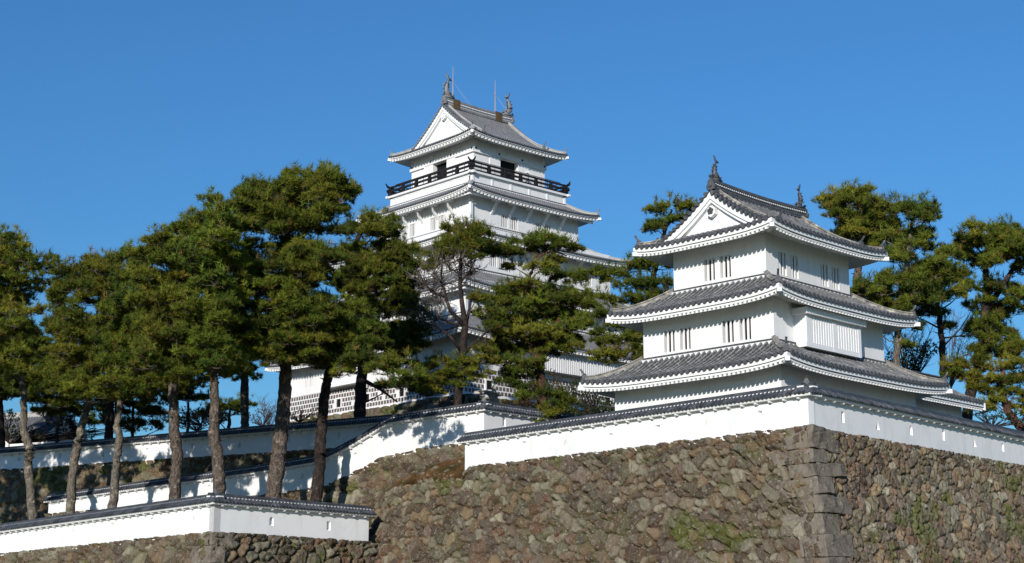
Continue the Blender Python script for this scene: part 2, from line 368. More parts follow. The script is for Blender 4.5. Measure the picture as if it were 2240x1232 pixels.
def hip_gable_roof(fr, rect, o, gin, z_eave, z_ridge, st, parent, mt, mortar, curve, ridge_h, shs, dark_crest, rin):
    """top roof: ridge along b, gables facing front-left and back; rect = wall rectangle, o = overhang, gin = gable plane inset from the eave"""
    a0, a1, b0, b1 = rect; A0, A1, B0, B1 = a0-o, a1+o, b0-o, b1+o; mid = (A0+A1)/2; E = mid-A0; bg0, bg1 = B0+gin, B1-gin
    rise = z_ridge-z_eave; hb = (B1-B0)/2; hv = (bg1-bg0)/2+0.42
    def ze(e): t = e/E; return z_eave+rise*((1-curve)*t+curve*t*t)
    tm = MB(); fa = MB(); ra = MB(); so_ = MB(); verge = {}; rows = {k: (MB(), MB()) for k in ('L', 'R')}
    for k in ('R', 'BR'):
        sd_ = Side(fr, mid, mid, B0, B1, k); half = lambda d: max(hv, hb-(E-d)) if d < E-gin+0.25 else hb-(E-d)
        def zf(x, d):
            t = max(0, (d-(E-gin))/gin) if d > E-gin else 0
            return ze(E-d)+st['up']*t*t*min(1, abs(x)/hb)**4
        slope_sheet(tm, sd_, half, zf, 0, E, 16, 48)
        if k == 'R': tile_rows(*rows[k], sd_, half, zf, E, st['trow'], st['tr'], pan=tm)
        eave_trim(fa, ra, so_, sd_, lambda d: hb-(E-d), zf, E, E-o, st, k == 'R')
        verge[k] = (sd_, zf)
    for k in ('L', 'BL'):
        sd_ = Side(fr, A0+gin, A1-gin, bg0, bg1, k); half = lambda d: (A1-A0)/2-(gin-d)
        H = (A1-A0)/2
        def zf(x, d):
            t = max(0, d/gin); return ze(gin-d)+st['up']*t*t*min(1, abs(x)/H)**4
        slope_sheet(tm, sd_, half, zf, -0.2, gin, 6, 40)
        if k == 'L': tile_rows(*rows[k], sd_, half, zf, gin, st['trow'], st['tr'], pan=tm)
        eave_trim(fa, ra, so_, sd_, half, zf, gin, gin-o, st, k == 'L')
        verge[k] = (sd_, zf)
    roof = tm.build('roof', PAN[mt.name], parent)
    for a, b in rows.values(): a.build('tile_rows', mt, roof); b.build('eave_tile_ends', M['dark_tile'], roof)
    fa.build('fascia', M['white_paint'], roof); ra.build('rafter_course', M['white_paint'], roof); so_.build('soffit', M['plaster'], roof)
    end_m = M['new_tile'] if mt == M['new_tile'] else M['dark_tile']
    # hips, verges, gables
    for k in ('L', 'BL'):
        sd_, zf = verge[k]
        for sg in (-1, 1):
            pts = []
            for i in range(9):
                d = (gin-0.28)*i/8; x = sg*((A1-A0)/2-(gin-d)); pts.append(sd_.pt(x, d, zf(x, d)))
            m = MB(); ridge_path(m, pts, 0.30, 0.34); m.build('hip_ridge', mortar, roof)
            g = MB(); dr = Vector(pts[-1])-Vector(pts[-2]); goblin_tile(g, pts[-1], dr, 0.85, 0.42, 0.42); g.build('ridge_end_tile', end_m, roof)
            c = MB(); d = dr.copy(); d.z = 0; d.normalize(); p = Vector(pts[-1])+d*0.25; p.z -= st['band']+0.20
            c.bar(p-d*1.1, p+d*0.16, 0.26, 0.24); c.build('corner_beam', M['white_paint'], roof)
        yb = bg0 if k == 'L' else bg1; sy = -1 if k == 'L' else 1
        vb = yb+sy*0.42                                 # verge edge plane
        # gable wall
        gw = MB(); n = 14; top = []; h0 = E-gin+0.05
        for i in range(n+1):
            x = h0*(2*i/n-1); top.append((x, ze(E-abs(x))-0.10))
        zb = ze(gin)-0.25; V = []
        for (x, z) in top: V.append(fr.w(mid+x, yb, zb)); V.append(fr.w(mid+x, yb, max(z, zb+0.01)))
        gw.add(V, [(2*i, 2*i+2, 2*i+3, 2*i+1) for i in range(n)]); gw.build('gable', M['plaster'], roof)
        # bargeboards: two stepped curved boards each side, a tile verge and its round tile ends on top
        bo = MB(); vt = MB(); dk = MB()
        for sg in (-1, 1):
            for (yo, tA, tB, th) in ((0.36, 0.06, 0.46*st.get('barge', 1), 0.12), (0.25, 0.44*st.get('barge', 1), 0.68*st.get('barge', 1), 0.24)):
                V = []; n = 16
                for i in range(n+1):
                    x = sg*(h0+0.42)*i/n; z = ze(max(0, E-abs(x)))
                    for (yy, t) in ((yo, tA), (yo, tB), (yo-th, tB), (yo-th, tA)): V.append(fr.w(mid+x, yb+sy*yy, z-t))
                F = [(i*4+q, i*4+(q+1) % 4, i*4+4+(q+1) % 4, i*4+4+q) for i in range(n) for q in range(4)]+[(0, 1, 2, 3), (n*4+3, n*4+2, n*4+1, n*4)]
                bo.add(V, F)
            n = 20; path = []
            for i in range(n+1):
                x = sg*(0.18+(h0+0.30)*i/n); path.append(fr.w(mid+x, vb, ze(E-abs(x))+0.02))
            L_ = sum((path[i+1]-path[i]).length for i in range(n)); m_ = int(L_/0.36)
            for j in range(m_):
                x = sg*(0.25+(h0+0.2)*j/m_); z = ze(E-abs(x))
                q = fr.w(mid+x, vb+sy*0.10, z+0.02); q2 = fr.w(mid+x, vb-sy*0.55, z+0.14)
                dk.tube([q, q2], [0.125, 0.11], 8)
            # descending ridge beside the verge
            pts = []; x1 = E-gin*0.55
            for i in range(15):
                x = sg*(0.2+(x1-0.2)*i/14); pts.append(fr.w(mid+x, yb-sy*0.35, ze(E-abs(x))+0.03))
            ridge_path(vt, pts, 0.30, 0.36)
            g = MB(); goblin_tile(g, pts[-1], pts[-1]-pts[-2], 0.9, 0.5, 0.38); g.build('ridge_end_tile', end_m, roof)
        bo.build('bargeboard', M['white_paint'], roof); dk.build('verge_tiles', end_m, roof); vt.build('descending_ridge', mortar, roof)
        cm = MB(); cc = fr.w(mid, yb+sy*0.26, ze(E)-1.25); nr = (fr.w(0, sy, 0)-fr.w(0, 0, 0)); al = fr.l
        hexa = [cc+nr*0.0+al*0.34*math.cos(t)+Vector((0, 0, 0.36*math.sin(t))) for t in [math.pi/6+i*math.pi/3 for i in range(6)]]
        cm.add([v-nr*0.2 for v in hexa]+[v+nr*0.06 for v in hexa], [tuple(range(6, 12))]+[(i, (i+1) % 6, 6+(i+1) % 6, 6+i) for i in range(6)])
        cm.build('gable_pendant', M['white_paint'], roof)
        cr = MB(); crest(cr, cc+nr*0.06+Vector((0, 0, 0.03)), nr, al, 0.72 if dark_crest else 0.62); cr.build('flower_crest', M['dark_tile'] if dark_crest else M['white_paint'], roof)
    # main ridge
    r0, r1 = bg0+rin, bg1-rin; q0 = fr.w(mid, r0, z_ridge-0.1); q1 = fr.w(mid, r1, z_ridge-0.1); hh = ridge_h
    rm = MB(); npt = 14; rp = []
    for i in range(npt+1):
        t = i/npt; p = q0.lerp(q1, t); p.z += 0.16*(2*t-1)**2*hh; rp.append(p)
    rm.sweep(rp, [(-0.26, 0), (0.26, 0), (0.24, hh*0.40), (0.27, hh*0.42), (0.27, hh*0.47), (0.20, hh*0.49), (0.20, hh*0.66), (0.25, hh*0.68), (0.25, hh*0.86), (0.12, hh*0.90), (0.10, hh), (-0.10, hh), (-0.12, hh*0.90), (-0.25, hh*0.86), (-0.25, hh*0.68), (-0.20, hh*0.66), (-0.20, hh*0.49), (-0.27, hh*0.47), (-0.27, hh*0.42), (-0.24, hh*0.40)])
    ridge = rm.build('main_ridge', M['dark_tile'] if dark_crest else M['new_tile'], roof)
    ln = (q1-q0).length; n = int(ln/0.20)
    for sg in (-1, 1):
        ot = -fr.l*sg; dm = MB(); tm2 = MB()
        for i in range(n):
            p = rp[0].lerp(rp[-1], (i+0.5)/n); t = 2*(i+0.5)/n-1; p.z = q0.z+0.16*t*t*hh
            dm.disc(p+ot*0.18+Vector((0, 0, hh*0.575)), ot, hh*(0.06 if dark_crest else 0.075), 0.05, 6)
            tm2.disc(p+ot*0.2+Vector((0, 0, hh*0.25)), ot, hh*0.085, 0.08, 6)
        dm.build('dot_pattern', M['white_paint'], ridge); tm2.build('round_tile_ends', M['dark_tile'] if dark_crest else M['new_mortar'], ridge)
    for (q, sy) in ((rp[0], -1), (rp[-1], 1)):
        dr = (q1-q0).normalized()*sy
        g = MB(); goblin_tile(g, q+Vector((0, 0, hh*0.3))-dr*0.02, dr, 1.35*hh/0.75*0.8, 0.35, 0.2); g.build('ridge_end_tile', end_m, roof)
        s_ = MB(); shachi(s_, q+Vector((0, 0, hh+0.02))-dr*0.35, -dr, shs); s_.build('fish_ornament', end_m, ridge, True)
    return roof, rp

def wall(sd, x0, x1, z0, z1, holes, name, mt, parent, depth=0.22, d=0.0):
    """a flat wall face with pockets; holes: list of 2-D outlines (x, z)"""
    mb = MB(); outer = [Vector((x0, z0, 0)), Vector((x1, z0, 0)), Vector((x1, z1, 0)), Vector((x0, z1, 0))]
    polys = [outer]+[[Vector((x, z, 0)) for x, z in h] for h in holes]
    flat = [v for p in polys for v in p]; tr = tessellate_polygon(polys)
    mb.add([sd.pt(v.x, d, v.y) for v in flat], tr)
    for h in holes:
        n = len(h); V = [sd.pt(x, d, z) for x, z in h]+[sd.pt(x, d-depth, z) for x, z in h]
        mb.add(V, [(k, (k+1) % n, n+(k+1) % n, n+k) for k in range(n)])
    return mb.build(name, mt, parent)
def rect(x0, x1, z0, z1): return [(x0, z0), (x1, z0), (x1, z1), (x0, z1)]
def box_on(mb, sd, x0, x1, d0, d1, z0, z1):
    mb.hexa([sd.pt(x0, d0, z0), sd.pt(x1, d0, z0), sd.pt(x1, d1, z0), sd.pt(x0, d1, z0), sd.pt(x0, d0, z1), sd.pt(x1, d0, z1), sd.pt(x1, d1, z1), sd.pt(x0, d1, z1)])
def barred_window(sd, x0, x1, z0, z1, nb, parent, bw, depth=0.22, d=0.0):
    """dark recess with upright plaster bars; the pocket must already be in the wall"""
    bk = MB(); bk.add([sd.pt(x, d-depth+0.005, z) for x, z in rect(x0-0.01, x1+0.01, z0-0.01, z1+0.01)], [(0, 1, 2, 3)])
    wn = bk.build('window', M['dark'], parent)
    gap = ((x1-x0)-nb*bw)/(nb+1) if nb else 0; depth = max(depth, 0.3)
    br = MB()
    for i in range(nb):
        a = x0+gap*(i+1)+bw*i; box_on(br, sd, a, a+bw, d-0.12, d-0.05, z0, z1)
    br.build('window_bars', M['white_paint'], wn)
    return wn

# ------------------------------------------------------------------ the corner turret
TF = Frame(14.642, 83.6, 45.2); TA, TB = 12.05, 13.8
tur = empty('corner_turret', 'weathered white three-storey corner turret with lichened grey tile roofs behind the front plaster wall', 'turret', TF.w(6, 7, 11.9))
def storey_walls(fr, rc, z0, z1, wins, parent, bw=0.13, nb=3, depth=0.34):
    """wins: {side: [(x0,x1,z0,z1)...]} with x measured from the side's near corner"""
    for k in ('L', 'R', 'BL', 'BR'):
        sd_ = Side(fr, *rc, k); hs = []; h = sd_.h
        ww = [(a-h, b-h, p, q) for (a, b, p, q) in wins.get(k, [])]
        wl = wall(sd_, -h, h, z0, z1, [rect(a, b, p, q) for a, b, p, q in ww], 'wall', M['plaster'], parent, depth)
        for (a, b, p, q) in ww: barred_window(sd_, a, b, p, q, nb, wl, bw, depth)
i2, i3 = 1.25, 2.6
r1 = (0, TA, 0, TB); r2 = (i2, TA-i2, i2, TB-i2); r3 = (i3, TA-i3, i3, TB-i3)
storey_walls(TF, r1, 11.3, 15.9, {}, tur)
def pairs(lst, z0, z1):
    o = []
    for (a, b) in lst:
        wd = b-a; g = wd*0.21; o.append((a, a+(wd-g)/2, z0, z1)); o.append((b-(wd-g)/2, b, z0, z1))
    return o
storey_walls(TF, r2, 17.2, 20.1, {'L': pairs([(2.83-i2, 4.85-i2), (7.2-i2, 9.19-i2)], 17.62, 18.93)}, tur, 0.13, 2)
storey_walls(TF, r3, 21.3, 24.7, {'L': pairs([(5.13-i3, 7.09-i3)], 21.83, 23.16), 'R': pairs([(3.84-i3, 5.82-i3), (8.15-i3, 10.1-i3)], 21.78, 23.12)}, tur, 0.13, 2)
skirt_roof(TF, r2, 17.32, 2.78, 15.72, 2.78-1.53, TUR_STYLE, tur, M['old_tile'], M['old_mortar'])
skirt_roof(TF, r3, 21.48, 2.92, 19.86, 2.92-1.57, TUR_STYLE, tur, M['old_tile'], M['old_mortar'])
hip_gable_roof(TF, r3, 1.75, 1.45, 24.08, 27.10, dict(TUR_STYLE, up=0.30), tur, M['old_tile'], M['old_mortar'], 0.46, 0.78, 0.72, True, -0.10)
# projecting latticed bay on the right face, second storey
bay = Side(TF, *r2, 'R'); bx0, bx1 = 3.2-i2-bay.h, 8.75-i2-bay.h; bd = 0.85
bm_ = MB()
box_on(bm_, bay, bx0, bx1, 0.01, bd-0.06, 17.16, 19.0)
for (p, q) in ((bx0, bx0+0.42), (bx1-0.30, bx1), ((bx0+bx1)/2-0.13, (bx0+bx1)/2+0.13)): box_on(bm_, bay, p, q, bd-0.059, bd, 17.14, 19.0)
box_on(bm_, bay, bx0, bx1, bd-0.059, bd-0.01, 17.14, 17.42)
bayo = bm_.build('latticed_bay', M['white_paint'], tur)
sl_ = MB()
for (p, q) in ((bx0+0.42, (bx0+bx1)/2-0.13), ((bx0+bx1)/2+0.13, bx1-0.30)):
    n = 9
    for i in range(n):
        a = p+(q-p)*(i+0.22)/n; box_on(sl_, bay, a, a+(q-p)/n*0.6, bd-0.059, bd-0.02, 17.42, 19.0)
sl_.build('bay_bars', M['white_paint'], bayo)
lt = MB(); box_on(lt, bay, bx0-0.25, bx1+0.3, 0.01, bd+0.22, 19.0, 19.38); lt.build('bay_lintel', M['white_paint'], bayo)
# low annex roof running back from the turret's right side
an = MB(); anr = MB(); anc = MB(); af = MB(); arf = MB(); aso = MB()
asd = Side(TF, 4.3, 4.3, 14.6, 24.3, 'R'); aD = 3.2; azf = lambda x, d: 17.75-1.62*((d/aD)*1.25-0.25*(d/aD)**2)
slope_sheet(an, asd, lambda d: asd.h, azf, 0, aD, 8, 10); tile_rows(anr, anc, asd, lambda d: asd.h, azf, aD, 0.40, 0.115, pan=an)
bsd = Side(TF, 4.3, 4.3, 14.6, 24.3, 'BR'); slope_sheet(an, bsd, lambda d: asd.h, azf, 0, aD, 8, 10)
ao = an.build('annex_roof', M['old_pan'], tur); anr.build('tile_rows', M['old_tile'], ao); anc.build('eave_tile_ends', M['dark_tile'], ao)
eave_trim(af, arf, aso, asd, lambda d: asd.h, azf, aD, aD-1.3, TUR_STYLE); af.build('fascia', M['white_paint'], ao); arf.build('rafter_course', M['white_paint'], ao); aso.build('soffit', M['plaster'], ao)
for x in (-asd.h-0.06, asd.h+0.06):
    ab = MB(); V = []
    for i in range(11):
        d = aD*i/10
        for (xx, t) in ((x-0.06, 0.02), (x-0.06, 0.5), (x+0.06, 0.5), (x+0.06, 0.02)): V.append(asd.pt(xx, d, azf(0, d)-t))
    ab.add(V, [(i*4+q, i*4+(q+1) % 4, i*4+4+(q+1) % 4, i*4+4+q) for i in range(10) for q in range(4)]+[(0, 1, 2, 3), (43, 42, 41, 40)]); ab.build('bargeboard', M['white_paint'], ao)
ar = MB(); ridge_path(ar, [asd.pt(-asd.h, 0, 17.75), asd.pt(asd.h, 0, 17.75)], 0.4, 0.5); ar.build('main_ridge', M['dark_tile'], ao)
storey_walls(TF, (2.4, 6.2, 13.9, 23.6), 11.3, 16.4, {}, tur)

# ------------------------------------------------------------------ the keep
KF = Frame(-4.288, 135.0, 47.4); KA = 26.7
keep = empty('castle_keep', 'tall white five-storey castle keep with stacked grey roofs and a dark balcony rail', 'castle keep', KF.w(13, 13, 21.5))
def ins(s): return (s, KA-s, s, KA-s)
k2, k3, k4, kb, k5 = 1.9, 3.85, 6.1, 7.0, 8.5
hk = lambda s: (KA-2*s)
W1 = {'L': [(16.3,17.0,25.0,26.3),(17.5,18.2,25.0,26.3),(22.7,23.2,24.95,26.3),(23.5,24.0,24.95,26.3),(8.8,9.5,25.0,26.3),(10,10.7,25.0,26.3)], 'R': [(4,4.8,25,26.3),(5.4,6.2,25,26.3)]}
storey_walls(KF, ins(0), 21.6, 28.0, W1, keep, 0.09, 3)
def kw(s, z0, z1, cs):
    o = []
    for c in cs:
        for q in (-0.62, 0.62): o.append((c+q-0.45-s, c+q+0.45-s, z0, z1))
    return o
CSW = (11.1, 15.6)
storey_walls(KF, ins(k2), 29.2, 32.9, {'L': kw(k2, 29.95, 31.2, (6.4, 11.1, 15.6, 20.3)), 'R': kw(k2, 29.95, 31.2, (6.4, 11.1, 15.6, 20.3))}, keep, 0.09, 3)
storey_walls(KF, ins(k3), 34.0, 38.6, {'L': kw(k3, 34.95, 36.25, (7.6, 12.4, 18.5)), 'R': kw(k3, 34.95, 36.25, (7.6, 13.35, 19.1))}, keep, 0.09, 3)
storey_walls(KF, ins(k4), 39.2, 43.2, {'L': kw(k4, 39.8, 41.08, CSW), 'R': kw(k4, 39.8, 41.08, CSW)}, keep, 0.09, 3)
skirt_roof(KF, ins(k2), 29.55, k2+1.75, 26.98, k2, KEEP_STYLE, keep, M['new_tile'], M['new_mortar'])
skirt_roof(KF, ins(k3), 34.30, k3-k2+1.68, 31.85, k3-k2, KEEP_STYLE, keep, M['new_tile'], M['new_mortar'])
skirt_roof(KF, ins(k4), 39.48, k4-k3+1.65, 37.42, k4-k3, KEEP_STYLE, keep, M['new_tile'], M['new_mortar'])
skirt_roof(KF, ins(kb), 43.85, kb-k4+1.62, 42.35, kb-k4, KEEP_STYLE, keep, M['new_tile'], M['new_mortar'])
troof, trp = hip_gable_roof(KF, ins(k5), 1.75, 2.12, 48.98, 53.70, dict(KEEP_STYLE, up=0.30, barge=1.15), keep, M['new_tile'], M['new_mortar'], 0.34, 0.95, 1.22, False, -0.08)
# eave struts and corner posts on the storeys
for (s, zt, ov, zs) in ((k4, 42.35, 1.62, (8.75, 11.05, 13.35, 15.65, 17.95)), (k3, 37.42, 1.65, (6.4, 8.7, 11.05, 13.35, 15.65, 18.0, 20.3)), (k2, 31.85, 1.68, (4.6, 7.5, 10.4, 13.35, 16.3, 19.2, 22.1))):
    for k in ('L', 'R'):
        sd_ = Side(KF, *ins(s), k)
        for c in zs:
            x = c-13.35; st_ = MB()
            zt2 = zt-0.15
            st_.hexa([sd_.pt(x-0.13, 0, zt2-1.45), sd_.pt(x+0.13, 0, zt2-1.45), sd_.pt(x+0.13, 0, zt2-1.15), sd_.pt(x-0.13, 0, zt2-1.15), sd_.pt(x-0.13, 1.0, zt2-0.25), sd_.pt(x+0.13, 1.0, zt2-0.25), sd_.pt(x+0.13, 1.0, zt2+0.05), sd_.pt(x-0.13, 1.0, zt2+0.05)])
            box_on(st_, sd_, x-0.17, x+0.17, -0.02, 1.18, zt2-0.12, zt2+0.16)
            st_.build('eave_strut', M['white_paint'], keep)
    cpst = MB(); p = KF.w(s-0.06, s-0.06, 0); cpst.bar(p+Vector((0, 0, zt-3.2)), p+Vector((0, 0, zt-0.2)), 0.3, 0.3, Vector((0.7, 0.7, 0))); cpst.build('corner_post', M['white_paint'], keep)
    for kk in ('L', 'R'):                          # purlin along the strut heads
        sd_ = Side(KF, *ins(s), kk); pm = MB(); box_on(pm, sd_, -sd_.h-1.1, sd_.h+1.1, 1.0, 1.16, zt-0.42, zt-0.26); pm.build('eave_beam', M['white_paint'], keep)
# patterned tile dado at the foot of the keep
for k in ('L', 'R'):
    sd_ = Side(KF, *ins(0), k); nm = MB(); pw, ph = 0.43, 0.455
    for row in range(5):
        z = 21.92+row*ph; off = (pw/2 if row % 2 else 0)
        n = int(KA/pw)
        for i in range(n):
            x = -sd_.h+0.12+off+i*pw
            if x+pw > sd_.h or random.random() < 0.01: continue
            if any(abs(x-(wx-sd_.h)) < 0.65 for wx in (3.0, 8.5, 13.7, 18.2)) and row in (1, 2): continue
            nm.add([sd_.pt(x+0.055, 0.012, z+0.06), sd_.pt(x+pw-0.055, 0.012, z+0.06), sd_.pt(x+pw-0.055, 0.012, z+ph-0.05), sd_.pt(x+0.055, 0.012, z+ph-0.05)], [(0, 1, 2, 3)])
    nm.build('tile_dado', M['namako'], keep)
    lt_ = MB(); zt = 21.92+5*ph; box_on(lt_, sd_, -sd_.h, sd_.h, 0, 0.05, zt, zt+0.10); box_on(lt_, sd_, -sd_.h, sd_.h, 0, 0.06, 21.6, 21.95); lt_.build('dado_moulding', M['white_paint'], keep)
    for wx in (3.0, 8.5, 13.7, 18.2):
        x = wx-sd_.h; g = MB(); g.add([sd_.pt(a, 0.03, z) for a, z in rect(x-0.35, x+0.35, 22.45, 23.2)], [(0, 1, 2, 3)]); gw = g.build('dado_window', M['dark'], keep)
        f = MB(); box_on(f, sd_, x-0.5, x-0.35, 0, 0.13, 22.3, 23.35); box_on(f, sd_, x+0.35, x+0.5, 0, 0.13, 22.3, 23.35); box_on(f, sd_, x-0.349, x+0.349, 0, 0.13, 23.2, 23.35); f.build('window_frame', M['white_paint'], gw)
        f = MB()
        for q in (-0.17, 0, 0.17): box_on(f, sd_, x+q-0.02, x+q+0.02, 0.04, 0.08, 22.45, 23.2)
        box_on(f, sd_, x-0.35, x+0.35, 0.05, 0.09, 22.8, 22.84); f.build('window_bars', M['black_metal'], gw)
# stone-drop bays: flared on the left wall, ribbed on the right wall
sd_ = Side(KF, *ins(0), 'L'); q = MB(); x0, x1 = 14.6-sd_.h, 20.3-sd_.h
q.hexa([sd_.pt(x0, 0, 24.3), sd_.pt(x1, 0, 24.3), sd_.pt(x1, 0.85, 24.3), sd_.pt(x0, 0.85, 24.3), sd_.pt(x0, 0, 26.6), sd_.pt(x1, 0, 26.6), sd_.pt(x1, 0.05, 26.6), sd_.pt(x0, 0.05, 26.6)])
q.build('stone_drop_bay', M['plaster'], keep)
sd_ = Side(KF, *ins(0), 'R'); q = MB(); x0, x1 = 8.2-sd_.h, 19.5-sd_.h
box_on(q, sd_, x0, x1, 0, 0.8, 24.7, 26.5); box_on(q, sd_, x0-0.2, x1+0.2, 0, 1.05, 26.5, 26.75); rb = q.build('ribbed_bay', M['plaster'], keep); q = MB(); n = 40
for i in range(n):
    x = x0+(x1-x0)*(i+0.25)/n; box_on(q, sd_, x, x+(x1-x0)/n*0.5, 0.8, 0.93, 24.7, 26.45)
q.build('bay_ribs', M['white_paint'], rb)
# balcony
rb_ = ins(kb); zb0, zb1 = 43.75, 45.05
for k in ('L', 'R', 'BL', 'BR'):
    sd_ = Side(KF, *rb_, k); h = sd_.h
    bw_ = wall(sd_, -h, h, zb0, zb1-0.1, [], 'balcony_wall', M['plaster'], keep)
    tr_ = MB(); zz = 0.12
    box_on(tr_, sd_, -h-0.25, h+0.25, -0.4, 0.28, zb1-0.22, zb1-0.02)
    for i in range(6):
        x = -h+0.12+(2*h-0.24)*i/5
        if k in ('L', 'R'): box_on(tr_, sd_, x-0.12, x+0.12, 0, 0.05, zb0, zb1-0.22)
    if k in ('L', 'R'): box_on(tr_, sd_, -h, h, 0, 0.03, zb1-0.42, zb1-0.22)
    tr_.build('balcony_trim', M['white_paint'], bw_)
    for sg in (-1, 1):
        if k in ('L', 'R'):
            e_ = MB(); box_on(e_, sd_, sg*(h+0.1)-0.14, sg*(h+0.1)+0.14, 0.0, 0.5, zb1-0.26, zb1-0.03); e_.build('beam_end', M['white_paint'], bw_)
fl = MB(); fl.add([KF.w(a, b, zb1-0.012) for a, b in ((kb-.2, kb-.2), (KA-kb+.2, kb-.2), (KA-kb+.2, KA-kb+.2), (kb-.2, KA-kb+.2))], [(0, 1, 2, 3)]); fl.build('balcony_floor', M['white_paint'], keep)
for k in ('L', 'R', 'BL', 'BR'):
    sd_ = Side(KF, *rb_, k); h = sd_.h; rl = MB(); z = zb1
    box_on(rl, sd_, -h-0.25, h+0.25, 0.0, 0.18, z, z+0.18)
    box_on(rl, sd_, -h-0.45, h+0.45, 0.0, 0.17, z+0.44, z+0.62)
    pts = [sd_.pt(-h-0.62, 0.08, z+1.28)]+[sd_.pt(-h-0.42, 0.08, z+1.06), sd_.pt(-h-0.1, 0.08, z+0.95), sd_.pt(-h+0.5, 0.08, z+0.92), sd_.pt(h-0.5, 0.08, z+0.92), sd_.pt(h+0.1, 0.08, z+0.95), sd_.pt(h+0.42, 0.08, z+1.06), sd_.pt(h+0.62, 0.08, z+1.28)]
    rl.tube(pts, [0.06, 0.09, 0.11, 0.105, 0.105, 0.11, 0.09, 0.06], 8)
    ro = rl.build('railing', M['rail'], keep)
    for i in range(7):
        if i in (0, 6) and k in ('BL', 'BR'): continue
        x = -h+0.02+(2*h-0.04)*i/6; p = MB(); wd = 0.17 if 0 < i < 6 else 0.22
        if i in (0, 6) and k == 'R' and i == 0: continue
        box_on(p, sd_, x-wd, x+wd, -0.05, 0.22, z, z+0.62); box_on(p, sd_, x-wd*0.8, x+wd*0.8, -0.03, 0.2, z+0.62, z+0.94)
        if not 0 < i < 6:
            box_on(p, sd_, x-0.3, x+0.3, -0.1, 0.26, z+0.62, z+0.74)
        p.build('railing_post', M['rail'], ro)
    sm = MB()                                     # safety rail behind the timber one
    sm.bar(sd_.pt(-h+0.5, -0.25, z+1.22), sd_.pt(h-0.5, -0.25, z+1.22), 0.05, 0.05); sm.bar(sd_.pt(-h+0.5, -0.25, z+0.15), sd_.pt(h-0.5, -0.25, z+0.15), 0.04, 0.04)
    n = 13
    for i in range(n+1):
        x = -h+0.5+(2*h-1)*i/n; sm.bar(sd_.pt(x, -0.25, z), sd_.pt(x, -0.25, z+1.22), 0.05, 0.05)
    if k == 'R':
        n = 100
        for i in range(n): x = -h+0.5+(2*h-1)*i/n; sm.bar(sd_.pt(x, -0.25, z+0.15), sd_.pt(x, -0.25, z+1.1), 0.012, 0.012)
    sm.build('safety_rail', M['black_metal'], ro)
# top storey with open doors, sliding panels, tie beam and nail covers
for k in ('L', 'R', 'BL', 'BR'):
    sd_ = Side(KF, *ins(k5), k); h = sd_.h
    dx = (4.05-h, 6.2-h) if k == 'L' else (3.5-h, 5.95-h)
    hl = [rect(dx[0], dx[1], 45.06, 47.72)] if k in ('L', 'R') else []
    wl = wall(sd_, -h, h, 44.9, 49.9, hl, 'wall', M['plaster'], keep, 0.5)
    if hl:
        dr_ = MB(); dr_.add([sd_.pt(x, -0.495, z) for x, z in hl[0]], [(0, 1, 2, 3)]); dr_.build('doorway', M['dark'], wl)
        for (a, b) in ((dx[0]-1.4, dx[0]), (dx[1], dx[1]+1.4)):
            sp_ = MB(); box_on(sp_, sd_, a, b, 0, 0.07, 45.06, 47.72); sp_.build('sliding_panel', M['white_paint'], wl)
    if k in ('L', 'R'):
        tb = MB(); box_on(tb, sd_, -h-0.14, h+0.14, 0, 0.14, 47.73, 48.05)
        box_on(tb, sd_, -h-0.1, dx[0]-1.4, 0, 0.2, 47.62, 47.73); box_on(tb, sd_, dx[1]+1.4, h+0.1, 0, 0.2, 47.62, 47.73)
        for i in range(4):
            x = -h+0.15+(2*h-0.3)*i/3; box_on(tb, sd_, x-0.15, x+0.15, 0, 0.06, 48.05, 49.5)
        to = tb.build('tie_beam', M['white_paint'], wl)
        for i in range(4):
            x = -h+0.15+(2*h-0.3)*i/3; nc = MB(); nc.disc(sd_.pt(x, 0.14, 48.02), sd_.out(), 0.11, 0.05, 10); nc.build('nail_cover', M['black_metal'], to)
# lightning rods on the ridge
for t, zt in ((0.15, 4.5), (0.79, 4.5)):
    p = trp[0].lerp(trp[-1], t); p.z = trp[7].z+0.05
    lr = MB(); lr.bar(p-KF.r*0.45+Vector((0, 0, 0.45)), p+KF.r*0.45+Vector((0, 0, 0.45)), 0.60, 1.0); cl = lr.build('ridge_saddle', M['rust'], troof)
    lr = MB(); b = p-KF.r*0.3; lr.tube([b+Vector((0, 0, 0.9)), b+Vector((0, 0, 2.9)), b+Vector((0, 0, zt))], [0.05, 0.04, 0.02], 6); lr.disc(b+Vector((0, 0, 2.85)), (0, 0, 1), 0.1, 0.08, 8)
    ro = lr.build('lightning_rod', M['rod'], cl)
    gy = MB()
    for (dx_, dy_) in ((1.6, 1.2), (-1.4, 1.5), (0.3, 2.6)): gy.tube([b+Vector((0, 0, 2.85)), b+KF.r*dy_-KF.l*dx_+Vector((0, 0, 0.2))], [0.009, 0.009], 3)
    gy.build('guy_wire', M['wire'], ro)

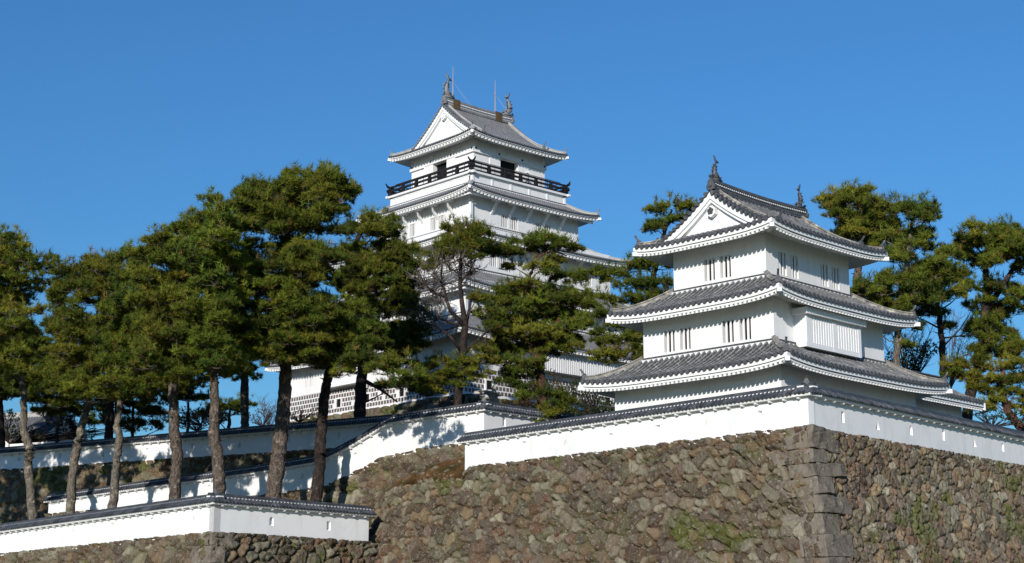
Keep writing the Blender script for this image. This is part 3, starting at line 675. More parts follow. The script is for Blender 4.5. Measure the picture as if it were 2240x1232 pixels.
# ------------------------------------------------------------------ stone walls
PAL = np.array((1.04, 1.0, 0.88))*np.array([(0.245,0.205,0.155), (0.175,0.135,0.115), (0.225,0.205,0.145), (0.265,0.195,0.125), (0.30,0.27,0.22), (0.20,0.155,0.12), (0.215,0.185,0.15), (0.235,0.165,0.115), (0.175,0.14,0.12), (0.34,0.32,0.26)])
def value_noise(U, V, sc, rng, n=64):
    g = rng.random((n, n)); x = U*sc; y = V*sc; xi = np.floor(x).astype(int); yi = np.floor(y).astype(int); fx = x-xi; fy = y-yi
    fx = fx*fx*(3-2*fx); fy = fy*fy*(3-2*fy); G = lambda a, b: g[a % n, b % n]
    return (G(xi, yi)*(1-fx)+G(xi+1, yi)*fx)*(1-fy)+(G(xi, yi+1)*(1-fx)+G(xi+1, yi+1)*fx)*fy
def stone_sheet(name, parent, top, nrm, length, depth_fn, height, k1, k2, res=0.07, cell=0.85, seed=1, mitre=False, mitre_end=False, small_top=0.9, tone=0.60, relief=0.28, deep=0.27, ragged=0.0, moss=0.46):
    """rough stone face: top(u) gives the top line (x,y,z arrays), nrm outward; stones are a jittered cell pattern pushed out"""
    rng = np.random.default_rng(seed); nu = int(length/res)+1; nv = int(height/res)+1
    u = np.linspace(0, length, nu); v = np.linspace(0, height, nv); U, V = np.meshgrid(u, v)
    wu = U+0.50*(value_noise(U, V, 0.8, rng)-.5)+0.26*(value_noise(U, V, 2.3, rng)-.5)+0.07*(value_noise(U, V, 6.0, rng)-.5); wv = V+0.44*(value_noise(U, V, 0.9, rng)-.5)+0.22*(value_noise(U, V, 2.7, rng)-.5)+0.07*(value_noise(U, V, 6.5, rng)-.5)
    wv2 = np.where(wv < small_top, wv*1.7, wv+small_top*0.7)
    cw, ch = cell*1.12, cell*0.86; gu = int(length/cw)+6; gv = int((height+small_top)/ch)+6
    su = (np.arange(gu)[None, :]-2+0.5*(np.arange(gv)[:, None] % 2))*cw+rng.uniform(-.40, .40, (gv, gu))*cw
    sv = (np.arange(gv)[:, None]-2)*ch+rng.uniform(-.36, .36, (gv, gu))*ch
    wt = rng.uniform(-0.16, 0.22, (gv, gu))*cell; dead = rng.random((gv, gu)) < 0.2
    ci = np.round(wv2/ch).astype(int)+2; cj = np.round(wu/cw).astype(int)+2
    F1 = np.full(U.shape, 9.0); F2 = np.full(U.shape, 9.0); ID = np.zeros(U.shape, int)
    for di in (-2, -1, 0, 1, 2):
        for dj in (-2, -1, 0, 1, 2):
            a = np.clip(ci+di, 0, gv-1); b = np.clip(cj+dj, 0, gu-1)
            d = np.hypot((wu-su[a, b])*0.92, (wv2-sv[a, b])*1.1)-wt[a, b]+dead[a, b]*9
            idx = a*gu+b; new = d < F1
            F2 = np.where(new, F1, np.minimum(F2, d)); F1 = np.where(new, d, F1); ID = np.where(new, idx, ID)
    e = np.clip((F2-F1)/(0.30*cell), 0, 1); dome = 1-(1-e)**2.4
    ncell = gu*gv; hgt = rng.uniform(0.35, 1.0, ncell); tu = rng.normal(0, .20, ncell); tv = rng.normal(-.08, .20, ncell)
    fu = su.ravel()[ID]; fv = sv.ravel()[ID]
    disp = relief*dome*(0.25+0.75*hgt[ID])+dome*(tu[ID]*(wu-fu)+tv[ID]*(wv2-fv))*0.5+0.11*(value_noise(U, V, 3.4, rng)-.5)+0.075*(value_noise(U, V, 7.0, rng)-.5)-deep*(1-dome)
    base = PAL[rng.integers(0, len(PAL), ncell)]*rng.uniform(0.5, 1.3, (ncell, 1))*tone
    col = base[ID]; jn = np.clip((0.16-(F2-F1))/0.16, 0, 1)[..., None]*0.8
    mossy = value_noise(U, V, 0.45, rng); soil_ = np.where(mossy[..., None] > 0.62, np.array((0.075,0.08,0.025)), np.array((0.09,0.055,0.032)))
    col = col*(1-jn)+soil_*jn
    mp = np.clip((value_noise(wu*1.0+0.6*wv, wv-0.3*wu, 0.9, rng)*value_noise(U+0.4*V, V, 0.21, rng)+0.16*(value_noise(wu, wv, 3.3, rng)-.5)-moss)*7, 0, 1)[..., None]*0.75
    col = col*(1-mp)+np.array((0.075,0.088,0.014))*mp
    rp = np.clip((value_noise(U, V, 1.6, rng)*value_noise(U, V, 0.3, rng)-0.48)*7, 0, 1)[..., None]*0.6
    col = col*(1-rp)+np.array((0.13,0.065,0.038))*rp
    off = k1*V+k2*V*V; Uu = U.copy()
    if mitre: Uu = U-off*(1-U/length)
    if mitre_end: Uu = Uu+off*(U/length)
    T = top(Uu); n = np.array((nrm[0], nrm[1], 0.18)); n /= np.linalg.norm(n); hn = np.array((nrm[0], nrm[1], 0.0))
    P = T-V[..., None]*np.array((0, 0, 1.0))+(ragged*np.clip(1-V/1.2, 0, 1)*np.where(U > 26.5, 1, .25)*(value_noise(U, V*0.2, 1.4, rng)-.5))[..., None]*np.array((0, 0, 1.0))+hn*off[..., None]+n*disp[..., None]
    idx = np.arange(nu*nv).reshape(nv, nu); F = np.stack([idx[:-1, :-1], idx[1:, :-1], idx[1:, 1:], idx[:-1, 1:]], -1).reshape(-1, 4)
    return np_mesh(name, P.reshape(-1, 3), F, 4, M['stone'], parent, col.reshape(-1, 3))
def line_top(p0, d, zs):
    """zs: list of (u, z)"""
    p0 = np.array(p0); d = np.array(d); uu = [q[0] for q in zs]; zz = [q[1] for q in zs]
    def f(U):
        P = p0+U[..., None]*d; P[..., 2] = np.interp(U, uu, zz); return P
    return f
def quoins(fr, z0, n, hs, k1, k2, parent, rng, big=3.0, small=1.5):
    z = z0
    for i in range(n):
        h = hs*rng.uniform(0.7, 1.35); la, lb = (big, small) if i % 2 else (small, big); la *= rng.uniform(.8, 1.15); lb *= rng.uniform(.8, 1.15)
        bm = bmesh.new(); bmesh.ops.create_cube(bm, size=1.0); bmesh.ops.bevel(bm, geom=bm.edges[:], offset=0.045, segments=2, profile=0.6, affect='EDGES')
        bmesh.ops.subdivide_edges(bm, edges=[e for e in bm.edges if e.calc_length() > 0.4], cuts=4, use_grid_fill=True)
        th = 0.75; tl = rng.normal(0, 0.03)
        for v in bm.verts:
            a, b, c = v.co.x+.5, v.co.y+.5, v.co.z+.5; zz = z-h*0.98+h*0.98*c; dv = z0-zz; o = k1*dv+k2*dv*dv+0.17
            # L-shaped reach is approximated by a block la x lb seated in the corner
            A = a*la; B = b*lb
            p = fr.w(A-o, B-o, zz+tl*(A-B)); nz = 0.075*(math.sin(p.x*2.1+i*1.7)+math.sin(p.z*3.3+i*2)+math.sin(p.y*2.3-i)+0.6*math.sin(p.x*7+p.z*6+i)+0.5*math.sin(p.y*9-p.z*8))*0.5
            v.co = p+Vector((nz, -abs(nz), nz*0.6))-wpos(parent)
        me = bpy.data.meshes.new('corner_stone'); bm.to_mesh(me); bm.free(); o_ = link('corner_stone', me, M['quoin'], parent)
        z -= h
MF = Frame(15.36, 80.0, 48.0); MFr = Frame(15.36, 80.0, 41.8)
ramp = empty('stone_rampart', 'high rampart of rough mossy stones with a squared corner under the front white wall', 'rampart', (15.36, 80, 0))
kk1, kk2 = 0.20, 0.020
nL = -MF.r; nR = Vector((MFr.r.y, -MFr.r.x, 0))
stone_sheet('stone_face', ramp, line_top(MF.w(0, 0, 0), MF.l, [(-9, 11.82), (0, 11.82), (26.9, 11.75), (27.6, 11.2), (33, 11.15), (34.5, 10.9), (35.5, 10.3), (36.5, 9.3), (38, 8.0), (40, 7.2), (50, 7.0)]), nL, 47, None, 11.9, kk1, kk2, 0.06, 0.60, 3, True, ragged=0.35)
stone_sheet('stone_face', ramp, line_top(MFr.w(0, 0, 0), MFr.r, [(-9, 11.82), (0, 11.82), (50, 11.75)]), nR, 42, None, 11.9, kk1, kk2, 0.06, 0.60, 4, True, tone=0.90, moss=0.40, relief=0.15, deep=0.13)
class QF:                                        # corner frame whose a follows the left face and b the right face
    def w(s, a, b, z): p = Vector((15.36, 80, 0))+MF.l*a+MFr.r*b; p.z = z; return p
quoins(QF(), 11.85, 13, 1.0, kk1, kk2, ramp, np.random.default_rng(5))
DF = Frame(-18.37, 96.5, 46.0)
dr_z = 7.35
ramp2 = empty('stone_rampart', 'lower rough stone rampart under the small corner wall at the bottom left', 'rampart', (-18.37, 96.5, 0))
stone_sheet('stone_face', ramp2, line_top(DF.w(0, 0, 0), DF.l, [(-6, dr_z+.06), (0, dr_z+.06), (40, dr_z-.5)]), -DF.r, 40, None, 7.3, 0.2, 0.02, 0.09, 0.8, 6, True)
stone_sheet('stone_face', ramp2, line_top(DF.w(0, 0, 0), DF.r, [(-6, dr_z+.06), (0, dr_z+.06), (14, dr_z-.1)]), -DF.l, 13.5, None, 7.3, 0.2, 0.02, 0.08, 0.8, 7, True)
quoins(DF, dr_z+.05, 8, 0.9, 0.2, 0.02, ramp2, np.random.default_rng(8), 2.2, 1.1)
BF = Frame(-1.9, 105.0, 35.0)
BZ = [(0, 14.05), (5.3, 13.80), (8.9, 13.36), (11.45, 12.44), (14.1, 11.66), (18.7, 11.32), (45, 10.9)]
ramp3 = empty('stone_bank', 'rough stone bank below the stepped white wall, shaded by pine trunks', 'stone bank', (-20, 112, 0))
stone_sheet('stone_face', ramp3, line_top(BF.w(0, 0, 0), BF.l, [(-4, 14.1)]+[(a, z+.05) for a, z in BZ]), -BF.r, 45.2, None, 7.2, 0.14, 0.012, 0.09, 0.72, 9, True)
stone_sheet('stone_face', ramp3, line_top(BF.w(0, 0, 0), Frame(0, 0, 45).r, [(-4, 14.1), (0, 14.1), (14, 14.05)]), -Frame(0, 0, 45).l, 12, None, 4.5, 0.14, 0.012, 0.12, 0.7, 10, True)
pC = at(830, 908, 117); CF = Frame(pC.x, pC.y, 31.0)
ramp4 = empty('stone_bank', 'dark rough stone bank under the rearmost white wall at left', 'stone bank', CF.w(20, 0, 0))
CZ = [(0, 15.0), (45, 15.3)]
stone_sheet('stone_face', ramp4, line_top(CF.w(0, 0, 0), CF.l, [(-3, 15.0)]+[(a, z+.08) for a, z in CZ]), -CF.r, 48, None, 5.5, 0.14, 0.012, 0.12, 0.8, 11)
# stone base of the keep (a part of it)
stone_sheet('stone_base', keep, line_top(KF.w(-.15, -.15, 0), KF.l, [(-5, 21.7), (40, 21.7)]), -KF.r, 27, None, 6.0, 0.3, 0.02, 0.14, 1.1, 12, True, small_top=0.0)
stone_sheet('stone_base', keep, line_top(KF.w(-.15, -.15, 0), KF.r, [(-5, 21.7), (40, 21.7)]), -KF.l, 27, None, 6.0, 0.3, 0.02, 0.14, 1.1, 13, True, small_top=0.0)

# ------------------------------------------------------------------ plaster walls with tile copings
def circ(cx, cz, r, n=16): return [(cx+r*math.cos(2*math.pi*i/n), cz+r*math.sin(2*math.pi*i/n)) for i in range(n)]
class Seg:
    """wall run from p to q (plan), with n the outward normal; offers the Side interface"""
    def __init__(s, p, q, n): s.p = Vector((p[0], p[1], 0)); s.q = Vector((q[0], q[1], 0)); s.t = (s.q-s.p).normalized(); s.L = (s.q-s.p).length; s.n = Vector((n[0], n[1], 0)).normalized(); s.h = s.L/2
    def pt(s, x, d, z): v = s.p+s.t*x+s.n*d; v.z = z; return v
    def out(s): return s.n
    def along(s): return s.t
    def where(s, u, v):
        r = ray(u, v); a, b, c, d = s.t.x, -r.x, s.t.y, -r.y; det = a*d-b*c; X, Y = -s.p.x, -s.p.y
        x = (X*d-b*Y)/det; k = (a*Y-X*c)/det; return x, EYE+k*r.z
def fence_run(root, sg, zt, zb, loops, th=0.5, brk=None, e0=0.0, e1=0.0):
    """zt, zb: lists (x, z) of the ridge and the foot; loops: list of (kind, u, v) in the photograph"""
    ztf = lambda x: float(np.interp(x, [q[0] for q in zt], [q[1] for q in zt])); zbf = lambda x: float(np.interp(x, [q[0] for q in zb], [q[1] for q in zb]))
    xs = sorted(set([0, sg.L]+[q[0] for q in zt if 0 < q[0] < sg.L]+[q[0] for q in zb if 0 < q[0] < sg.L]))
    wt_ = 0.50                                       # wall top below the ridge
    outer = [Vector((x, zbf(x)-0.12, 0)) for x in xs]+[Vector((x, ztf(x)-wt_, 0)) for x in reversed(xs)]
    holes = []
    for (kind, u, v) in loops:
        x, z = sg.where(u, v)
        if not 0.4 < x < sg.L-0.4: continue
        if kind == 'o': holes.append(circ(x, z, 0.20))
        elif kind == 'r': holes.append(rect(x-0.16, x+0.16, z-0.30, z+0.30))
        elif kind == 's': holes.append(rect(x-0.2, x+0.2, z-0.2, z+0.2))
        elif kind == 't': holes.append([(x-0.24, z-0.24), (x+0.24, z-0.24), (x, z+0.28)])
        elif kind == 'a': holes.append([(x-0.17, z-0.28), (x+0.17, z-0.28)]+[(x+0.17*math.cos(t), z+0.12+0.17*math.sin(t)) for t in np.linspace(0, math.pi, 9)])
    polys = [outer]+[[Vector((a, b, 0)) for a, b in h] for h in holes]; flat = [v for p in polys for v in p]
    mb = MB(); mb.add([sg.pt(v.x, 0, v.y) for v in flat], tessellate_polygon(polys))
    no = len(outer); V = [sg.pt(v.x, 0, v.y) for v in outer]+[sg.pt(v.x, -th, v.y) for v in outer]
    mb.add(V, [tuple(range(no, 2*no))]+[(k, (k+1) % no, no+(k+1) % no, no+k) for k in range(no)])
    for h in holes:
        n = len(h); cx_ = sum(p[0] for p in h)/n; cz_ = sum(p[1] for p in h)/n
        sh = [(cx_+(p[0]-cx_)*0.55, cz_+(p[1]-cz_)*0.55) for p in h]
        mb.add([sg.pt(x, 0, z) for x, z in h]+[sg.pt(x, -0.20, z) for x, z in sh], [(k, (k+1) % n, n+(k+1) % n, n+k) for k in range(n)])
    wl = mb.build('plaster_face', M['fence_plaster'], root)
    for h in holes:
        n = len(h); cx_ = sum(p[0] for p in h)/n; cz_ = sum(p[1] for p in h)/n
        sh = [(cx_+(p[0]-cx_)*0.56, cz_+(p[1]-cz_)*0.56) for p in h]
        lp = MB(); lp.add([sg.pt(x, -0.197, z) for x, z in sh], [tuple(range(n))]); lp.build('loophole', M['fence_plaster'], wl)
    # coping
    hw = 0.64; rise = 0.36; ct = MB(); wh = MB(); caps = MB(); x0, x1 = -e0, sg.L+e1; ext = lambda x: ztf(min(max(x, 0), sg.L))
    cut = sorted(set([x0, x1]+[x for x in xs if 0 < x < sg.L]))
    # rails: ridge roll, flat tile under it, eave boards
    mid = -th/2
    rd = [sg.pt(x, mid, ext(x)-0.08) for x in cut]
    ct.tube(rd, [0.10]*len(rd), 8)
    def prism(mbx, prof):
        V = []; n = len(prof)
        for x in cut:
            for (d, z) in prof: V.append(sg.pt(x, mid+d, ext(x)+z))
        F = [(i*n+k, i*n+(k+1) % n, (i+1)*n+(k+1) % n, (i+1)*n+k) for i in range(len(cut)-1) for k in range(n)]+[tuple(range(n-1, -1, -1)), tuple((len(cut)-1)*n+k for k in range(n))]
        mbx.add(V, F)
    prism(ct, [(-0.24, -0.185), (0.24, -0.185), (0.24, -0.13), (-0.24, -0.13)])
    prism(wh, [(-0.21, -0.27), (0.21, -0.27), (0.21, -0.186), (-0.21, -0.186)])
    prism(ct, [(-hw, -0.24-rise), (hw, -0.24-rise), (hw, -0.20-rise), (0.12, -0.25), (-0.12, -0.25), (-hw, -0.20-rise)])
    prism(wh, [(-hw+0.10, -0.36-rise), (hw-0.10, -0.36-rise), (hw-0.06, -0.242-rise), (-hw+0.06, -0.242-rise)])
    sp = 0.27; n = int((x1-x0)/sp); al = sg.t
    for i in range(n+1):
        x = x0+0.06+i*sp
        if x > x1-0.03: break
        for sgn in (1, -1):
            pts = []; rr = []
            for j in range(4):
                f = j/3; pts.append(sg.pt(x, mid+sgn*(0.18+(hw-0.14)*f), ext(x)-0.24-(rise-0.02)*f)); rr.append(0.068+0.012*(j % 2))
            ct.tube(pts, rr, 6)
    co = ct.build('coping', M['fence_tile'], root); wh.build('coping_plaster', M['white_paint'], co)
    nb = int(sg.L/0.92)
    for i in range(nb):
        x = (i+0.5)*sg.L/nb; b_ = MB(); z = ext(x)-0.36-rise-0.13; sd2 = sg
        b_.hexa([sg.pt(x-0.07, 0, z), sg.pt(x+0.07, 0, z), sg.pt(x+0.07, 0.24, z+0.03), sg.pt(x-0.07, 0.24, z+0.03), sg.pt(x-0.07, 0, z+0.13), sg.pt(x+0.07, 0, z+0.13), sg.pt(x+0.07, 0.27, z+0.13), sg.pt(x-0.07, 0.27, z+0.13)])
        b_.build('eave_bracket', M['white_paint'], wl)
    return ext
def fence(label, loc, runs):
    root = empty('plaster_wall', label, 'wall', loc)
    for r_ in runs: fence_run(root, *r_[:4], **(r_[4] if len(r_) > 4 else {}))
    return root
def post_ornament(root, p):
    m = MB(); goblin_tile(m, p, (-0.2, -1, 0), 0.55, 0.2, 0.3); m.build('coping_end_tile', M['fence_tile'], root)
sL = Seg(MF.w(27.5, 0, 0), MF.w(0, 0, 0), -MF.r); sR = Seg(MFr.w(0, 0, 0), MFr.w(0, 45, 0), (MFr.r.y, -MFr.r.x))
mw = fence('long white plaster wall with a dark tile coping on top of the high stone rampart', (15.36, 80, 11.7), [
    (sL, [(0, 14.05), (27.5, 14.13)], [(0, 11.70), (27.5, 11.73)], [('o',1056,989), ('s',1145,973), ('t',1237,970), ('o',1336,955), ('s',1438,938), ('t',1545,928), ('r',1662,911)], dict(e0=0.35, e1=0.30)),
    (sR, [(0, 14.13), (45, 14.05)], [(0, 11.73), (45, 11.65)], [('r',1844,913), ('t',1920,931), ('a',1993,942), ('r',2064,953), ('t',2132,969), ('a',2194,979)], dict(e0=0.30))])
post_ornament(mw, MF.w(0.2, 0.2, 14.12))
dL = Seg(DF.w(40, 0, 0), DF.w(0, 0, 0), -DF.r); dR = Seg(DF.w(0, 0, 0), DF.w(0, 12.2, 0), -DF.l)
zdc = at(470, 1078, 96.5).z
dw_ = fence('low front corner wall of white plaster with a round and a square loophole, pine trunks rising behind it', (-18.37, 96.5, 7.3), [
    (dL, [(0, zdc-0.75), (40, zdc)], [(0, dr_z-0.7), (40, dr_z)], [('r',80,1170), ('t',160,1160), ('s',245,1152), ('o',332,1139), ('t',424,1135)], dict(e1=0.3)),
    (dR, [(0, zdc), (12.2, zdc-0.16)], [(0, dr_z), (12.2, dr_z-0.15)], [('a',594,1141), ('r',719,1151)], dict(e0=0.3, e1=0.3))])
post_ornament(dw_, DF.w(0.2, 0.2, zdc-0.02))
BT = [(0, 16.78), (5.2, 16.60), (8.06, 16.46), (8.98, 16.17), (11.5, 15.14), (14.15, 14.25), (15.3, 14.07), (21.2, 13.68), (34, 13.15), (45, 12.62)]
bL = Seg(BF.w(45, 0, 0), BF.w(0, 0, 0), -BF.r); bR0 = Frame(-1.9, 105, 45); bR = Seg(bR0.w(0, 0, 0), bR0.w(0, 12, 0), -bR0.l)
bw2 = fence('white plaster wall stepping down the slope to the left behind the pine trunks', (-1.9, 105, 14), [
    (bL, [(45-a, z) for a, z in reversed(BT)], [(45-a, z) for a, z in reversed(BZ)], [('o',457,1066), ('r',556,1052), ('t',662,1041), ('o',777,996), ('r',897,942), ('t',1011,933)], dict(e0=0.35, e1=0.28)),
    (bR, [(0, 16.78), (12, 16.75)], [(0, 14.05), (12, 14.0)], [('r',1103,924)], dict(e0=0.28))])
post_ornament(bw2, bR0.w(0.2, 0.2, 16.78))
cL = Seg(CF.w(46, 0, 0), CF.w(-6, 0, 0), -CF.r)
zc0, zc1 = 17.42, at(0, 976, CF.w(40, 0, 0).y).z
fence('rearmost white plaster wall in dappled tree shade at the left', CF.w(20, 0, 15), [(cL, [(0, zc1), (46, zc0), (52, zc0)], [(0, 15.2), (46, 14.95), (52, 14.9)], [('o',42,1006), ('r',132,997), ('t',226,995), ('o',322,985), ('r',420,976), ('t',524,974), ('o',630,964), ('r',741,955)])])

# ------------------------------------------------------------------ ground
def structure(o): o['kind'] = 'structure'; return o
def poly(name, pts, m):
    mb = MB(); mb.add(pts, [tuple(range(len(pts)))]); return structure(mb.build(name, m))
poly('ground', [(-4000, -500, 0), (4000, -500, 0), (4000, 7000, 0), (-4000, 7000, 0)], M['lawn'])
def V3(p, z): return (p[0], p[1], z)
# lower terrace behind the front corner wall
poly('terrace', [V3(DF.w(0.1, 0.1, 0), 7.3), V3(DF.w(0.1, 14, 0), 7.3), V3(BF.w(6, 1, 0), 7.3), V3(BF.w(46, 1, 0), 7.3), V3(BF.w(80, 1, 0), 7.3), V3(DF.w(60, 0.1, 0), 7.3)], M['soil'])
# main terrace under the turret
poly('terrace', [V3(MFr.w(0, 0.2, 0), 11.7), V3(MFr.w(0, 60, 0), 11.7), V3((90, 240, 0), 11.7), V3((0, 240, 0), 11.7), V3(BF.w(0, 8, 0), 11.7), V3(bR0.w(0, 0, 0), 11.7), V3(MF.w(27, 0.5, 0), 11.7)], M['soil'])
# upper court rising towards the keep
up = MB(); rows = []; fronts = [bR0.w(.2, 12, 0), bR0.w(.2, 0.3, 0), BF.w(8, 0.3, 0), CF.w(2, 0.3, 0), CF.w(45, 0.3, 0), CF.w(90, 0.3, 0)]
zs_ = (14.0, 14.0, 13.4, 14.9, 15.2, 15.2)
V = []; nst = 8
for q, z in zip(fronts, zs_):
    for i in range(nst+1):
        t = i/nst; y = q.y+(t**1.3)*(200-q.y); x = q.x+t*(q.x+5)*0.5; hz = z+(18.4-z)*min(1, t*4.2) if q.x > -20 else z+(16.5-z)*min(1, t*3)
        V.append((x, y, hz))
n = nst+1; F = [(i*n+j, i*n+j+1, (i+1)*n+j+1, (i+1)*n+j) for i in range(len(fronts)-1) for j in range(nst)]
for i in (0,):
    b = len(V)
    for j in range(n): V.append((V[j][0], V[j][1], 10.5))
    F += [(j, j+1, b+j+1, b+j) for j in range(nst)]
up.add(V, F); structure(up.build('upper_terrace', M['soil'], None))
# sloping bank between the rampart top and the stone bank
bk = MB(); V = []; m = 24
for i in range(m+1):
    t = i/m; a = 27.0+19*t; f = MF.w(a, 0.05, float(np.interp(a, [27, 33, 34.5, 35.5, 36.5, 38, 40, 50], [11.2, 11.05, 10.8, 10.2, 9.2, 7.9, 7.1, 6.9]))); g = BF.w(0.5+27*t, -0.35, float(np.interp(27*t, [0, 4, 7, 9, 11, 13, 27], [12.8, 12.3, 11.3, 9.8, 8.2, 7.2, 7.0])))
    for j in range(5):
        s_ = j/4; p = f.lerp(g, s_); p.z += 0.16*math.sin(i*1.3+j*2)+0.12*math.sin(i*2.9-j*1.1); V.append(p)
bk.add(V, [(i*5+j, i*5+j+1, (i+1)*5+j+1, (i+1)*5+j) for i in range(m) for j in range(4)])
structure(bk.build('grass_bank', M['soil'], None, True))
exec_after = []

# ------------------------------------------------------------------ vegetation
GREENS = np.array([(0.072,0.112,0.015), (0.112,0.150,0.018), (0.170,0.190,0.022), (0.225,0.212,0.027), (0.048,0.080,0.015), (0.140,0.165,0.018)])
BROWNS = np.array([(0.20,0.13,0.035), (0.15,0.09,0.03)])
def needle_tris(cen, axis, size, rng, cols, k=16, width=0.045, spread=1.15):
    n = len(cen); axis = axis/np.linalg.norm(axis, axis=1, keepdims=True)
    d = rng.normal(size=(n, k, 3)); d /= np.linalg.norm(d, axis=2, keepdims=True)
    d = axis[:, None]+d*spread; d /= np.linalg.norm(d, axis=2, keepdims=True)
    L = size[:, None, None]*rng.uniform(.65, 1.1, (n, k, 1))
    b = cen[:, None]+axis[:, None]*(rng.uniform(-.2, .45, (n, k, 1))*size[:, None, None])
    s = np.cross(d, rng.normal(size=(n, k, 3))); s /= np.linalg.norm(s, axis=2, keepdims=True)+1e-6
    wd = width*(0.7+0.6*rng.random((n, k, 1)))
    V = np.stack([b-s*wd/2, b+s*wd/2, b+d*L], 2).reshape(-1, 3)
    c = cols[:, None]*rng.uniform(.75, 1.25, (n, k, 1)); c = np.repeat(c.reshape(-1, 3), 3, 0)
    return V, c
def pine_pad(cen, rad, rng, dens, brown=0.05, tuft=0.30, tint=1.0):
    """a cloud of needle tufts: sub-clumps on the upper side of a flattened ellipsoid"""
    rx, ry, rz = rad; nsub = max(6, int(5.0*(rx*ry+rx*rz+ry*rz))); subs = []
    cs = []; ax = []
    for i in range(nsub):
        d = rng.normal(size=3); d /= np.linalg.norm(d); d[2] = abs(d[2])*0.9-0.25 if rng.random() < .85 else d[2]
        p = np.array(cen)+d*np.array(rad)*rng.uniform(.6, 1.08); subs.append(p); sr = rng.uniform(.24, .44)
        nt_ = int(dens*rng.uniform(.7, 1.3))
        q = rng.normal(size=(nt_, 3)); q /= np.linalg.norm(q, axis=1, keepdims=True); q[:, 2] = np.abs(q[:, 2])-0.3
        cs.append(p+q*sr*rng.uniform(.45, 1, (nt_, 1))*np.array((1.1, 1.1, .8))); a = q*0.7+np.array((0, 0, 0.75))+d*0.25; ax.append(a)
    k = int(3+5*rx*ry)                           # upright candles along the top of the cloud
    th = rng.uniform(0, 2*math.pi, k); q = rng.random(k)**.5*.9
    cs.append(np.array(cen)+np.c_[np.cos(th)*q*rx, np.sin(th)*q*ry, rz*np.sqrt(1-q*q)+rng.uniform(.1, .4, k)]); ax.append(np.c_[rng.normal(0, .2, (k, 2)), np.ones(k)*1.6]); nup = k
    cs = np.concatenate(cs); ax = np.concatenate(ax)
    base = GREENS[rng.integers(0, len(GREENS))]*rng.uniform(.55, 1.3)
    cols = (0.55*base+0.45*GREENS[rng.integers(0, len(GREENS), len(cs))])*rng.uniform(.65, 1.35, (len(cs), 1))*tint; bm_ = rng.random(len(cs)) < brown
    cols[bm_] = BROWNS[rng.integers(0, 2, bm_.sum())]
    sz = rng.uniform(.75, 1.25, len(cs))*tuft; sz[-nup:] *= 1.5
    return cs, ax, sz, cols, subs
def in_poly(u, v, P):
    c = False; n = len(P); j = n-1
    for i in range(n):
        if (P[i][1] > v) != (P[j][1] > v) and u < (P[j][0]-P[i][0])*(v-P[i][1])/(P[j][1]-P[i][1])+P[i][0]: c = not c
        j = i
    return c
def pix(p):
    q = Vector(p)-Vector((0, 0, EYE)); d = q.y*_c+q.z*_s; return CX+FPX*q.x/d, CY-FPX*(q.z*_c-q.y*_s)/d
def fill_pads(P, y, rng, num, r0=0.6, r1=1.15, deep=3.4, flat=0.66):
    us = [p[0] for p in P]; vs_ = [p[1] for p in P]; out = []; tries = 0
    while len(out) < num and tries < 4000:
        tries += 1; u = rng.uniform(min(us), max(us)); v = rng.uniform(min(vs_), max(vs_))
        if not in_poly(u, v, P): continue
        r = rng.uniform(r0, r1); rp_ = r*FPX/y
        if not (in_poly(u-rp_*.6, v, P) and in_poly(u+rp_*.6, v, P) and in_poly(u, v-rp_*.35, P)): 
            if rng.random() < .85: continue
            r *= 0.6
        dy = rng.uniform(-deep, deep); p = at(u, v, y+dy)
        if any((p-q[0]).length < 0.50*(r+q[1][0]) for q in out): continue
        out.append((p, (r*rng.uniform(.9, 1.25), r*rng.uniform(.8, 1.1), r*flat*rng.uniform(.8, 1.2))))
    return out
